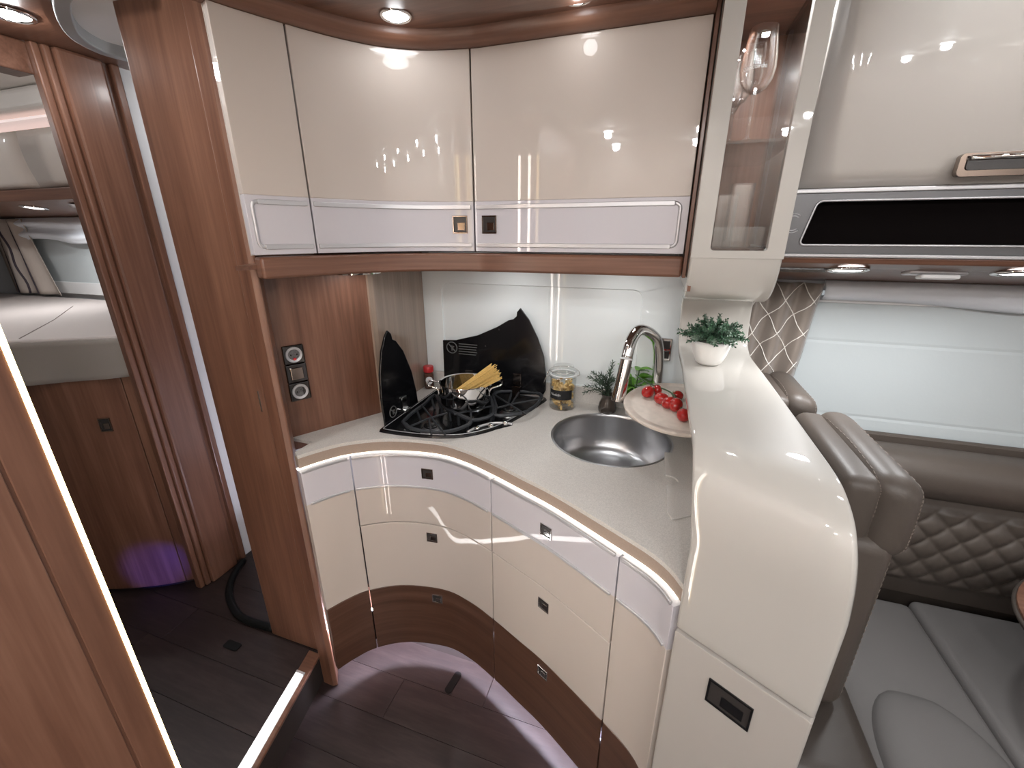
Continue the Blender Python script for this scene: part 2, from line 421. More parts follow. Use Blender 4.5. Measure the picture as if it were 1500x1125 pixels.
# ------------------------------------------------------------------ base cabinets
FR = Path([(-.880, .765), (-.846, .828), (-.797, .888), (-.70, .944), (-.56, .970), (-.458, .952), (-.363, .915), (-.27, .872), (-.17, .824), (-.01, .729), (.044, .694), (.075, .664), (.094, .633)])
gs = [FR.near((-.874, .775)), FR.near((-.797, .888)), FR.near((-.363, .915)), FR.near((-.01, .729)), FR.L]
BL = ['narrow curved cream base cabinet panel beside the walnut pillar', 'deep concave cream drawer cabinet below the hob', 'long slanted cream drawer cabinet in front of the sink', 'narrow convex cream base cabinet panel beside the ivory divider']
FT, FBK = .006, -.014
def rail(mb, s0, s1, z, h=.007, of=FT, d=.004): return ribbon(mb, FR, s0, s1, z-h/2, z+h/2, of+d, of-.002)
for i in range(4):
    s0, s1 = gs[i]+.0018, gs[i+1]-.0018
    c = FR.at((s0+s1)/2)
    cab = thing('base_cabinet', BL[i], 'cabinet', (c.x, c.y, .1))
    ribbon(B(), FR, s0, s1-(.06 if i == 3 else 0), .26, .855, FBK-.001, -.018 if i == 0 else -.045).build('carcass', 'cream' if i == 0 else 'gap', cab)
    ribbon(B(), FR, s0, min(FR.L, s1+.0034), .130, .259, FBK-.0008, -.018).build('light_blocker', 'gap', cab)  # added strip, stops the toe LED leaking through the gaps between fronts
    drawers = i in (1, 2)
    fr1 = ribbon(B(), FR, s0, s1, .627 if drawers else .372, .757, FT, FBK).build('drawer_front' if drawers else 'door', 'cream', cab, bevel=.0015, auto=30)
    band = ribbon(B(), FR, s0, s1, .757, .862, FT, FBK).build('white_band', 'lilac', cab, auto=30, bevel=.001)
    e0, e1 = (s0+(.012 if i == 0 else .003)), s1-.010
    rail(B(), e0 if i != 3 else s0+.002, e1, .7585).build('trim_rail', 'silver', band, bevel=.0015, auto=30)
    rail(B(), s0+.002, s1-.006, .8635, .009, FT, .004).build('top_rail', 'silver', band, bevel=.002, auto=30)
    if drawers: d2 = ribbon(B(), FR, s0, s1, .3715, .6235, FT, FBK).build('drawer_front', 'cream', cab, bevel=.0015, auto=30)
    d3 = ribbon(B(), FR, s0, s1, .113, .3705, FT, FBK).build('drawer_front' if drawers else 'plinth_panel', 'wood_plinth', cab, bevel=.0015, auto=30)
    if drawers:
        for part, (u, v) in zip((band, d2, d3), (((626, 694), (633, 787), (641, 877)), ((800, 778), (797, 886), (795, 985)))[i-1]):
            best = min(range(201), key=lambda k: abs((lambda p: math.atan2(p.x, p.y))(FR.off(s0+(s1-s0)*k/200, FT)) - math.atan2(ray(u, v).x, ray(u, v).y)))
            t = s0+(s1-s0)*best/200; p = FR.off(t, FT); rr = ray(u, v); k = p.length/math.hypot(rr.x, rr.y)
            latch(part, (p.x, p.y, H+rr.z*k), FR.tan(t), FR.nor(t), frame='chrome' if part is not band or i == 2 else 'bronze_chrome')
# toe-kick with its LED strip
tk = ribbon(B(), FR, .0, FR.L-.16, .0, .255, -.135, -.150).build('kickboard', 'wood_h'); tag(tk, 'recessed walnut kickboard under the curved base cabinets', 'kickboard')
tl = ribbon(B(), FR, .03, FR.L-.06, .235, .243, -.030, -.046).build('kickboard_light', 'led_toe'); tag(tl, 'cool white LED strip under the base cabinets', 'light strip')

# worktop with sink and hob openings
SC, SR = Vector((-.082, 1.167)), .170
sinkc = [(SC.x+SR*math.cos(2*math.pi*k/56), SC.y+SR*math.sin(2*math.pi*k/56)) for k in range(56)]
hobo = spline([(-.752, .992), (-.742, .981), (-.66, .983), (-.56, .999), (-.485, 1.036), (-.42, 1.115), (-.375, 1.235), (-.346, 1.345), (-.338, 1.385), (-.345, 1.400)], 6)+[Vector((-.70, 1.402)), Vector((-.758, 1.34))]
hc = Vector((-.58, 1.22))
hobin = [hc+(p-hc)*.965 for p in hobo]
N = 90
front = [FR.off(gs[0]+.004+(FR.L-gs[0]-.004)*k/N, -.004) for k in range(N+1)]
outer = [Vector((.096, .645))]+[Vector((.262, .60)), Vector((.262, 1.408)), Vector((-.826, 1.408)), Vector((-.826, 1.115)), Vector((-.93, .945)), Vector((-.972, .868)), Vector((-.90, .86))]
outer = front+[Vector((.262, .585)), Vector((.262, 1.408)), Vector((-.826, 1.408)), Vector((-.833, 1.113)), Vector((-.976, .862)), Vector((-.899, .861)), Vector((-.899, .795))]
wt = thing('worktop', 'speckled stone-coloured worktop with curved front edge', 'worktop', (-.3, 1.1, .87))
B().prism(outer, .902, .912, [sinkc, hobin]).build('slab', 'worktop', wt, bevel=.002)
ribbon(B(), FR, gs[0]+.004, FR.L, .872, .902, -.006, -.03).build('edge_band', 'tan', wt, auto=30)
B().prism([(.095, .68), (.262, .63), (.262, 1.40), (.095, 1.40)], .873, .9015).build('underframe', 'tan', wt)
ll = ribbon(B(), FR, .01, FR.L-.01, .8675, .8715, -.003, -.016).build('worktop_light', 'led_counter'); tag(ll, 'thin warm LED strip under the curved front edge of the worktop', 'light strip')

# inlay board right of the sink
ib = pz(975, 672, .912); ib2 = pz(977, 760, .912)
q0 = [(.078, 1.075), (.262, 1.075), (.262, .80), (.14, .765), (.108, .775), (.094, .80)]
iw = [pz(u, v, .912).to_2d() for u, v in ((973, 664), (974, 698))]
iw2 = [pz(u, v, .912).to_2d() for u, v in ((976, 712), (977, 752), (984, 763), (1012, 757))]
notch = []
c0, c1 = iw[1], iw2[0]; mid = (c0+c1)/2; rad = (c0-c1).length/2
ax = (c0-c1).normalized(); sd = Vector((-ax.y, ax.x)); sd = sd if sd.x > 0 else -sd
for k in range(1, 8): a = math.pi*k/8; notch.append(mid+ax*rad*math.cos(a)+sd*rad*1.3*math.sin(a))
poly = iw+notch+iw2+[Vector((.255, iw2[-1].y-.03)), Vector((.255, iw[0].y+.01))]
tag(B().prism(poly, .9122, .917).build('sink_cover_board', 'worktop', bevel=.0015), 'thin stone-coloured cover board with a finger notch beside the sink', 'board')

# sink
sk = thing('sink', 'round brushed steel sink bowl set in the worktop', 'sink', (SC.x, SC.y, .77))
prof = [(.024, .772), (.06, .773), (.11, .777), (.140, .787), (.156, .806), (.163, .84), (.166, .88), (.167, .902), (.1675, .909), (.1715, .9135), (.1765, .9128), (.1765, .9121), (.170, .9118), (.169, .90), (.166, .84), (.158, .80), (.14, .782), (.11, .770), (.06, .766), (.024, .765)]
B().lathe(prof, (SC.x, SC.y, 0), 64).build('bowl', 'steel', sk, auto=50)
B().lathe([(.0, .7735), (.022, .7735), (.030, .7755), (.038, .7768), (.042, .7752), (.042, .772)], (SC.x, SC.y, 0), 36).build('drain_ring', 'chrome', sk, smooth=True)
b = B()
for k in range(8):
    a = 2*math.pi*k/8; b.lathe([(.0, .7757), (.0035, .7757), (.0035, .7737)], (SC.x+.016*math.cos(a), SC.y+.016*math.sin(a), 0), 8)
b.lathe([(0, .780), (.006, .779), (.007, .7738)], (SC.x, SC.y, 0), 12)
b.build('drain_holes', 'dark_recess', sk)

# ------------------------------------------------------------------ hob
hb = thing('gas_hob', 'black curved triangular three-burner gas hob with raised split lids', 'hob', (hc.x, hc.y, .89))
ins = lambda k: [hc+(p-hc)*k for p in hobo]
B().prism(ins(.962), .884, .894).build('pan', 'black_enamel', hb)
b = B(); o_, i_ = ins(1.022), ins(.955)
n_ = len(o_); vs = [(p.x, p.y, .9125) for p in o_]+[(p.x, p.y, .9185) for p in ins(1.012)]+[(p.x, p.y, .9195) for p in ins(.965)]+[(p.x, p.y, .894) for p in i_]
b.add(vs, [(r*n_+k, r*n_+(k+1) % n_, (r+1)*n_+(k+1) % n_, (r+1)*n_+k) for r in range(3) for k in range(n_)])
b.build('rim', 'black_enamel', hb, auto=50)
B().tube([(p.x, p.y, .9195) for p in ins(.973)], .0013, 6, closed=True).build('rim_trim', 'silver', hb, smooth=True)
G = .938
def inside(p, poly):
    c_ = False; n_p = len(poly)
    for i_p in range(n_p):
        a_p, b_p = poly[i_p], poly[(i_p+1) % n_p]
        if (a_p.y > p.y) != (b_p.y > p.y) and p.x < (b_p.x-a_p.x)*(p.y-a_p.y)/(b_p.y-a_p.y)+a_p.x: c_ = not c_
    return c_
def grate(name, loop, fingers):
    pts = [pz(u, v, G) for u, v in loop]; pts = [Vector((hc.x+(p.x-hc.x)*.955, hc.y+(p.y-hc.y)*.955+.010, p.z)) for p in pts]; b = B(); cl = spline3(pts+[pts[0]], 3)[:-1]
    b.tube(cl, .0062, 6, closed=True)
    for (a, c) in fingers: b.tube([pz(*a, G+.003), pz(*c, G+.003)], .0032, 6)
    for k in range(0, len(cl), max(1, len(cl)//7)):
        if inside(Vector((hc.x+(cl[k].x-hc.x)*1.02, hc.y+(cl[k].y-hc.y)*1.02)), ins(.93)): b.tube([cl[k], (hc.x+(cl[k].x-hc.x)*.92, hc.y+(cl[k].y-hc.y)*.92, .896)], .0045, 6)
    return b.build('grate', 'iron', hb, auto=40)
grate('a', [(583, 621), (598, 607), (616, 594), (632, 580), (641, 589), (657, 604), (689, 620), (664, 634), (632, 638), (596, 632)], [((600, 625), (628, 613)), ((618, 594), (652, 637)), ((655, 605), (628, 613)), ((632, 636), (628, 613))])
grate('b', [(637, 582), (648, 598), (669, 610), (691, 619), (721, 611), (722, 596), (716, 580), (700, 572), (668, 570), (646, 574)], [((665, 607), (720, 595)), ((650, 580), (690, 590)), ((700, 573), (690, 590)), ((690, 617), (690, 590))])
grate('c', [(722, 582), (727, 596), (727, 611), (752, 610), (776, 605), (792, 592), (797, 580), (782, 575), (752, 574), (730, 575)], [((727, 598), (749, 592)), ((770, 607), (722, 577)), ((794, 584), (749, 592)), ((760, 575), (749, 592))])
for (u, v, r) in ((632, 627, .026), (746, 602, .028), (690, 592, .036)):
    c = pz(u, v, .905); 
    bo = B().lathe([(r*1.35, .894), (r*1.25, .899), (r, .900), (r*.95, .910), (r*.8, .912)], (c.x, c.y, 0), 24).build('burner', 'steel', hb, auto=40)
    B().lathe([(r*.9, .9125), (r*.86, .917), (r*.7, .919), (0, .9195)], (c.x, c.y, 0), 24).build('burner_cap', 'black_enamel', bo, smooth=True)
# silver control crescent along the front edge
i0 = [pz(u, v, .917) for u, v in ((685, 633), (700, 625.5), (722, 620), (742, 620), (750, 621.5))]
b = B(); b.tube(spline3(i0, 6), .0045, 8); cp = b.build('control_panel', 'silver', hb, smooth=True)
B().prism([p.to_2d() for p in spline3(i0, 4)]+[pz(u, v, .917).to_2d() for u, v in ((740, 624), (720, 629), (700, 632))], .905, .9125).build('control_plate', 'black_enamel', cp)
for u, v in ((699, 630), (719, 626), (740, 622)):
    c = pz(u, v, .915); B().lathe([(.009, .912), (.0085, .922), (.006, .9265), (0, .927)], (c.x, c.y, 0), 16).build('knob', 'chrome', cp, smooth=True)
# lids: dark glass leaves standing on the two straight sides
lp = [py(u, v, 1.388) for u, v in ((649, 498), (668, 498), (700, 491), (728, 479), (745, 469), (752, 467.5), (757, 463), (757.5, 457), (762.5, 451), (775, 468), (788, 495), (797, 522), (800, 550), (799.5, 572), (796, 578), (652, 575))]
la = [(p.x, p.z) for p in lp]
ld = plate_xz(B(), la, 1.385, 1.392).build('lid', 'black_lid', hb, bevel=.0015)
def lidmark(name, c, ux, uz, n, r, parent):
    b = B(); b.tube([c+ux*r*math.cos(2*math.pi*k/28)+uz*r*math.sin(2*math.pi*k/28) for k in range(28)], r*.085, 5, closed=True)
    b.obox(c, (ux-uz).normalized(), n, (ux+uz).normalized(), r*1.9, r*.1, r*.17)
    b.obox(c-uz*r*.1, ux, n, uz, r*.22, r*.08, r*.9).obox(c+ux*r*.15, (ux+uz).normalized(), n, (ux-uz).normalized(), r*.7, r*.08, r*.2)
    return b.build(name, 'print_grey', parent)
X3, Y3, Z3 = Vector((1, 0, 0)), Vector((0, 1, 0)), Vector((0, 0, 1))
lidmark('warning_mark', py(662, 509, 1.3845), X3, Z3, Y3, .021, ld)
b = B()
for k, (w) in enumerate((.074, .072, .070, .073, .069)):
    a = py(672, 503.5+k*3.6, 1.3845); b.obox(a+X3*w/2, X3, Y3, Z3, w, .001, .0028)
b.build('warning_print', 'print_grey', ld)
for u, v in ((731, 483), (711, 507), (789, 513)):
    p = py(u, v, 1.3845); B().obox(p, X3, Y3, Z3, .005, .003, .005).build('stud', 'dark_recess', ld, bevel=.001)
lq = [px(u, v, -.757) for u, v in ((565, 629), (558, 585), (556, 550), (558, 515), (563, 493), (567, 484), (572, 489), (574, 497), (579, 499), (590, 514), (602, 543), (609, 572), (613, 598))]
def plate_yz(mb, outer, x0, x1):
    t = MB().prism(outer, x0, x1); return mb.add([Vector((v.z, v.x, v.y)) for v in t.v], t.f)
ld2 = plate_yz(B(), [(p.y, p.z) for p in lq], -.761, -.754).build('lid', 'black_lid', hb, bevel=.0015)
lidmark('warning_mark', px(576, 603, -.7535), Y3, Z3, X3, .018, ld2)
for u, v, par in ((757, 572, 'R'), (687, 552, 'R'), (592, 592, 'L')):
    b = B()
    if par == 'R':
        p = py(u, v, 1.380); z0 = p.z
        if u > 700:
            b.obox((p.x, 1.382, .985), X3, Y3, Z3, .030, .004, .040).obox((p.x, 1.374, .955), X3, Y3, Z3, .034, .014, .012).obox((p.x, 1.371, .935), X3, Y3, Z3, .030, .006, .034)
        else: b.obox((p.x, 1.382, .985), X3, Y3, Z3, .030, .004, .03)
        b.build('hinge', 'bronze_chrome', hb, bevel=.001)
    else:
        p = px(u, v, -.752); b.obox((-.751, p.y, .95), X3, Y3, Z3, .004, .028, .05).obox((-.744, p.y, .93), X3, Y3, Z3, .014, .03, .01)
        b.build('hinge', 'chrome', hb, bevel=.001)

# pot with spaghetti
pc = pz(682, 588, .946)
pr, ph = .083, .072
pt = thing('cooking_pot', 'small polished steel cooking pot on the hob', 'pot', (pc.x, pc.y, .944))
B().lathe([(0, .944), (pr*.9, .944), (pr*.97, .947), (pr, .954), (pr, .944+ph), (pr+.003, .946+ph), (pr+.002, .948+ph), (pr-.003, .946+ph), (pr-.003, .956), (pr*.93, .950), (0, .949)], (pc.x, pc.y, 0), 48).build('body', 'chrome', pt, auto=45)
hd = _r.copy()
for sgn in (-1, 1):
    ax = hd*sgn; sd = Vector((-hd.y, hd.x, 0)); c = Vector((pc.x, pc.y, .944+ph-.014))
    pts = [c+ax*pr+sd*.03-Z3*.012, c+ax*(pr+.008)+sd*.03+Z3*.002, c+ax*(pr+.036)+sd*.024+Z3*.010, c+ax*(pr+.040)+sd*0+Z3*.012, c+ax*(pr+.036)-sd*.024+Z3*.010, c+ax*(pr+.008)-sd*.03+Z3*.002, c+ax*pr-sd*.03-Z3*.012]
    B().tube(spline3(pts, 5), .0034, 8).build('handle', 'chrome', pt, smooth=True)
    for q_ in (pts[0], pts[-1]): B().obox(q_-ax*.001, ax, sd, Z3, .004, .018, .022).build('handle_mount', 'chrome', pt, bevel=.002)
sa, sb = Vector((pc.x, pc.y, 0)) - hd*.045, None
b = B(); tipc = py(725, 545, pc.y-.015)
base = Vector((pc.x, pc.y, .954))-hd*.05
ddir = (tipc-base).normalized(); s1 = ddir.orthogonal().normalized(); s2 = ddir.cross(s1)
for k in range(150):
    a = random.random()*6.28; r_ = math.sqrt(random.random())
    e = base+s1*r_*.017*math.cos(a)+s2*r_*.017*math.sin(a)
    f_ = tipc+s1*r_*.030*math.cos(a)+s2*r_*.030*math.sin(a)+ddir*random.uniform(-.008, .008)
    b.tube([e, f_], .0011, 5)
tag(b.build('spaghetti', 'spaghetti'), 'bundle of raw yellow spaghetti leaning in the cooking pot', 'spaghetti', kind='stuff')

# spice jar
c = Vector((-.800, 1.375, .912))
sp = thing('spice_jar', 'small spice jar with a red lid in the corner behind the hob', 'jar', c)
B().lathe([(0, .9135), (.0165, .9135), (.018, .916), (.018, .968), (.0155, .974), (0, .974)], (c.x, c.y, 0), 24).build('spice', 'spice', sp, smooth=True)
B().lathe([(0, .912), (.0185, .912), (.0195, .914), (.0195, .970), (.0165, .978), (.0165, .984)], (c.x, c.y, 0), 24).build('glass', 'glass_thin', sp, smooth=True)
B().lathe([(.019, .980), (.0195, .982), (.0195, 1.000), (.018, 1.002), (0, 1.002)], (c.x, c.y, 0), 24).build('lid', 'red_plastic', sp, auto=40)
def curved_label(c, r, z0, z1, a0, a1, mat, name, parent, n=12, rnd=False):
    b = B()
    def fn(u, v):
        a = a0+(a1-a0)*u
        if rnd: v2 = .5+(v-.5)*math.sqrt(max(0, 1-(2*u-1)**2))
        else: v2 = v
        return Vector((c.x+r*math.cos(a), c.y+r*math.sin(a), z0+(z1-z0)*v2))
    b.grid(fn, n, 4); return b.build(name, mat, parent, smooth=True)
fa = math.atan2(-c.y, -c.x)
lb = curved_label(c, .0199, .932, .964, fa-.75, fa+.75, 'white_plastic', 'label', sp, rnd=True)
curved_label(c, .0201, .943, .953, fa-.25, fa+.25, 'red_plastic', 'emblem', lb, rnd=True)

# pasta jar
c = Vector((-.268, 1.352, .912))
pj = thing('storage_jar', 'clip-top glass jar of pasta with a black label', 'jar', c)
B().lathe([(0, .912), (.040, .912), (.0445, .917), (.0445, 1.018), (.042, 1.028), (.0405, 1.034), (.0375, 1.034), (.039, 1.026), (.0415, 1.016), (.0415, .921), (.038, .917), (0, .916)], (c.x, c.y, 0), 40).build('glass_body', 'glass_thin', pj, auto=60)
B().lathe([(.0435, 1.034), (.0445, 1.036), (.0445, 1.045), (.040, 1.050), (.036, 1.053), (.034, 1.060), (.032, 1.0625), (0, 1.0625)], (c.x, c.y, 0), 40).build('lid', 'glass_thin', pj, auto=60)
B().lathe([(.0405, 1.0325), (.046, 1.0325), (.046, 1.0350), (.0405, 1.0350)], (c.x, c.y, 0), 40).build('seal', 'white_plastic', pj, auto=60)
b = B()
for z in (1.027, 1.046):
    b.tube([(c.x+.0462*math.cos(2*math.pi*k/32), c.y+.0462*math.sin(2*math.pi*k/32), z) for k in range(32)], .0012, 6, closed=True)
for sgn in (-1, 1):
    a = c+hd*sgn*.047
    b.tube(spline3([(a.x, a.y, 1.046), (a.x+hd.x*sgn*.006, a.y+hd.y*sgn*.006, 1.040), (a.x+hd.x*sgn*.008, a.y+hd.y*sgn*.008, 1.028), (a.x+hd.x*sgn*.001, a.y+hd.y*sgn*.001, 1.024)], 4), .0013, 6)
a = c-hd*.050; b.tube([(a.x, a.y, 1.040), (a.x-.012, a.y, 1.012), (a.x-.017, a.y, 1.000)], .0013, 6)
b.build('wire_clip', 'chrome', pj, smooth=True)
fa = math.atan2(-c.y, -c.x)
lb = curved_label(c, .0449, .953, .986, fa-1.15, fa+.75, 'label_black', 'label', pj)
def text_on_cyl(txt, size, c, r, z, a0, mat, name, parent, slant=.2):
    cu = bpy.data.curves.new('t', 'FONT'); cu.body = txt; cu.size = size; cu.shear = slant; cu.resolution_u = 2
    o = bpy.data.objects.new('t', cu); COL.objects.link(o); dg = bpy.context.evaluated_depsgraph_get()
    me = bpy.data.meshes.new_from_object(o.evaluated_get(dg)); b = B()
    b.add([Vector((c.x+r*math.cos(a0+v.co.x/r), c.y+r*math.sin(a0+v.co.x/r), z+v.co.y)) for v in me.vertices], [tuple(p.vertices) for p in me.polygons])
    bpy.data.objects.remove(o); bpy.data.meshes.remove(me)
    return b.build(name, mat, parent)
text_on_cyl('Nudeln', .013, c, .0453, .966, fa-1.02, 'chalk', 'lettering', lb)
b = B()
for k in range(150):
    a = random.random()*6.28; r_ = .036*math.sqrt(random.random())**.6; z = .922+random.random()*.088
    p = Vector((c.x+r_*math.cos(a), c.y+r_*math.sin(a), z)); dv = Vector((random.uniform(-1, 1), random.uniform(-1, 1), random.uniform(-1, 1))).normalized()
    sd = dv.orthogonal().normalized(); n0 = len(b.v)
    b.tube([p-dv*.007+sd*.002, p, p+dv*.007+sd*.002], .0042, 7, cap=False)
tag(b.build('pasta', 'pasta', auto=60), 'short yellow tube pasta inside the clip-top jar', 'pasta', kind='stuff')

# rosemary in a smoked glass vase
c = Vector((-.106, 1.355, .912)); c.x = py(891, 580, 1.36).x
va = thing('herb_vase', 'small smoked glass vase holding rosemary sprigs', 'vase', c)
B().lathe([(0, .912), (.026, .912), (.030, .918), (.031, .930), (.027, .948), (.021, .962), (.020, .968), (.023, .974), (.0235, .977), (.020, .976), (.018, .966), (0, .962)], (c.x, c.y, 0), 32).build('body', 'smoke_glass', va, smooth=True)
def needles(b, pts, n, l, w, rnd, rot0=0):
    for k in range(n):
        t = k/n; i = min(int(t*(len(pts)-1)), len(pts)-2); p = pts[i].lerp(pts[i+1], t*(len(pts)-1)-i); d_ = (pts[i+1]-pts[i]).normalized()
        o_ = d_.orthogonal().normalized(); o_.rotate(Matrix.Rotation(k*2.4+rot0, 3, d_)); v = (o_*1+d_*.7).normalized(); s_ = v.cross(d_).normalized()
        ll_ = l*(1-.35*t)
        b.add([p, p+v*ll_*.5+s_*w, p+v*ll_, p+v*ll_*.5-s_*w], [(0, 1, 2, 3)])
ro = thing('rosemary', 'green rosemary sprigs standing in the smoked glass vase', 'herb', (c.x, c.y, .966))
tips = [py(856, 566, 1.35), py(862, 552, 1.34), py(879, 548, 1.35), py(893, 545, 1.34), py(855, 575, 1.33), py(868, 545, 1.36), py(873, 556, 1.33), py(898, 530, 1.37), py(886, 552, 1.36), py(880, 560, 1.33), py(898, 556, 1.34)]
for t in tips:
    b = B(); base = Vector((c.x+random.uniform(-.008, .008), c.y+random.uniform(-.008, .008), .966))
    m = (base+t)/2+Vector((0, 0, .018)); pts = spline3([base, m, t], 5); b.tube(pts, .0014, 5); needles(b, pts[1:], 46, .023, .0019, random)
    b.build('sprig', 'rosemary', ro)

# basil behind the tap
c = Vector((py(930, 560, 1.37).x, 1.365, .912))
ba = thing('basil_plant', 'bright green basil plant behind the tap', 'plant', c)
B().lathe([(0, .912), (.022, .912), (.026, .955), (.024, .955), (0, .948)], (c.x, c.y, 0), 24).build('pot', 'white_plastic', ba, auto=40)
def leaf(b, p, d_, up, L, W, bend=.25):
    d_ = d_.normalized(); s_ = d_.cross(up).normalized(); n_ = s_.cross(d_)
    rows = []
    for k in range(5):
        t = k/4; w = W*math.sin(math.pi*min(1, .08+.92*t))**.8*(1 if k < 4 else .05)
        ctr = p+d_*L*t-n_*L*bend*t*t
        rows.append((ctr-s_*w+n_*w*.35, ctr, ctr+s_*w+n_*w*.35))
    b.add([v for r_ in rows for v in r_], [(i*3+j, i*3+j+1, i*3+j+4, i*3+j+3) for i in range(4) for j in range(2)])
b = B(); bst = B()
for k in range(44):
    a = random.random()*6.28; r_ = .030*math.sqrt(random.random()); z = .955+random.random()*.085
    if k < 6: z = 1.04+random.random()*.04; r_ *= .6
    p = Vector((c.x+r_*math.cos(a), c.y+r_*math.sin(a)*.7, z)); leaf(b, p, Vector((math.cos(a), math.sin(a)*.7, random.uniform(-.1, .9))), Z3, .040+random.random()*.016, .0145)
    if k % 4 == 0: bst.tube([(c.x, c.y, .945), p], .0012, 5)
b.build('leaves', 'basil', ba, smooth=True); bst.build('stems', 'stem_green', ba)

# tap
fb = py(962, 560, 1.345); tap = thing('tap', 'tall chrome pull-out swan-neck tap behind the sink', 'tap', (fb.x, 1.345, .912))
top = py(941, 486, 1.25); tip = py(905, 588, 1.17)
col = Vector((fb.x, 1.345, .912))
A = [(col.x, col.y, .915), (col.x, col.y, 1.0), (py(965, 520, 1.335).x, 1.335, py(965, 520, 1.335).z)]
pA = py(963, 503, 1.325); pB = py(952, 488, 1.295); pC = py(936, 484, 1.255); pD = py(924, 500, 1.225); pE = py(918, 525, 1.205)
neck = spline3([Vector((fb.x, 1.345, .915)), py(964, 540, 1.345), pA, pB, pC, pD, pE], 8)
B().tube(neck, .0165, 20).build('neck', 'chrome', tap, smooth=True)
dirn = (tip-pE).normalized()
B().tube([pE, pE+dirn*.004], .0178, 20).build('collar', 'white_plastic', tap, smooth=True)
B().tube([pE+dirn*.004, pE+dirn*.03, tip-dirn*.01, tip], [.0170, .0180, .0195, .0190], 20).build('spray_head', 'chrome', tap, auto=40)
B().lathe([(.024, .912), (.024, .918), (.020, .922), (.019, .95), (.0165, .955)], (col.x, col.y, 0), 24).build('base', 'chrome', tap, auto=40)
B().tube([(col.x+.016, col.y, .938), (col.x+.045, col.y-.01, .948)], .0045, 8).build('lever', 'chrome', tap, smooth=True)

# round board leaning between sink and tap, with vine tomatoes
bc = Vector((.097, 1.148, 1.038)); br = .150; tl_ = .099
BM = Matrix.Translation(bc) @ Matrix.Rotation(tl_, 4, 'X')
bd = thing('cutting_board', 'round pale cutting board with a juice groove beside the sink', 'board', bc)
t = MB().lathe([(0, -.006), (br-.004, -.006), (br, -.003), (br, .002), (br-.003, .005), (br-.014, .005), (br-.018, .0025), (br-.024, .0025), (br-.028, .005), (0, .005)], seg=64)
B().add([BM @ v for v in t.v], t.f).build('disc', 'board', bd, auto=35)
B().box(.20, .2635, 1.10, 1.20, .985, 1.0285).build('support_bracket', 'ivory', bd, bevel=.003)
def onboard(u, v, h=0):
    n = BM.to_3x3() @ Z3; return ppl(u, v, BM @ Vector((0, 0, .005+h)), n), n
vine = [onboard(u, v, .02)[0] for u, v in ((931, 549), (947, 560), (962, 566), (975, 571), (984, 576), (992, 586))]
vt = thing('tomato_vine', 'green vine stem of the cherry tomatoes on the round board', 'vine', vine[2])
b = B(); b.tube(spline3(vine, 5), [.0022]*26, 6)
b.build('stem', 'stem_green', vt, smooth=True)
TL = ['first cherry tomato at the free end of the vine on the round board', 'cherry tomato half hidden behind the vine stem', 'cherry tomato hanging in the middle of the vine', 'cherry tomato squeezed between two others on the vine', 'largest ripe cherry tomato in the cluster on the round board', 'cherry tomato at the back of the cluster by the divider', 'lowest cherry tomato beside the edge of the ivory divider']
TP = [((949, 574), .0165), ((963, 571), .0125), ((969, 584), .0165), ((980, 590), .0165), ((990, 593), .018), ((993, 579), .013), ((1001, 608), .0165)]
for k, ((u, v), r_) in enumerate(TP):
    p, n = onboard(u, v, r_*.95)
    tm = thing('cherry_tomato', TL[k], 'tomato', p, 'cherry tomatoes on the round board')
    near = min(vine, key=lambda w: (w-p).length); ax = (near-p); ax = ax.normalized() if ax.length > .004 else n
    Mx = ax.to_track_quat('Z', 'Y').to_matrix().to_4x4()
    pr_ = [(max(0.0, r_*math.sin(math.pi*j/14)), -r_*1.22*math.cos(math.pi*j/14)*(1 if j < 12 else .96)) for j in range(15)]
    B().lathe(pr_, p, 20, Mx).build('fruit', 'tomato', tm, smooth=True)
    b = B()
    for j in range(5):
        a = 2*math.pi*j/5; dd = Mx.to_3x3() @ Vector((math.cos(a), math.sin(a), .25)); leaf(b, p+ax*r_*1.05, dd, ax, r_*.9, r_*.16, .3)
    b.tube([p+ax*r_, near], .0014, 5)
    b.build('calyx', 'stem_green', tm)

# three-gang socket on the walnut panel
sn = Vector((nn.x, nn.y, 0)); st3 = Vector((d.x, d.y, 0))
s0 = ppl(434, 546, (A0.x, A0.y, 0), sn); 
so = thing('socket_panel', 'chrome triple socket plate on the walnut wall panel', 'socket', s0)
for k, (u, v) in enumerate(((428, 519), (434, 547), (440, 573))):
    p = ppl(u, v, (A0.x, A0.y, 0), sn); p.z = s0.z+(.055, 0, -.055)[k]; p.x, p.y = s0.x, s0.y
    fr_ = B().obox(p+sn*.004, st3, sn, Z3, .056, .008, .0545).build('frame', 'black_chrome', so, bevel=.003, seg=3)
    if k == 1: B().obox(p+sn*.0095, st3, sn, Z3, .034, .004, .034).build('switch', 'bronze_chrome', fr_, bevel=.0015)
    else:
        Ms = sn.to_track_quat('Z', 'Y').to_matrix().to_4x4()
        B().lathe([(0, .0075), (.014, .0075), (.019, .0095), (.0215, .010), (.0225, .008)], p, 28, Ms).build('socket_face', 'silver', fr_, auto=40)
        b = B()
        for sg in (-1, 1): b.lathe([(0, .0085), (.0022, .0085), (.0022, .0076)], p+st3*.008*sg, 10, Ms)
        b.build('pin_hole', 'dark_recess', fr_)
        if k == 0: B().obox(p+sn*.0112-Z3*.012, st3, sn, Z3, .008, .002, .007).build('red_mark', 'red_plastic', fr_, bevel=.001)
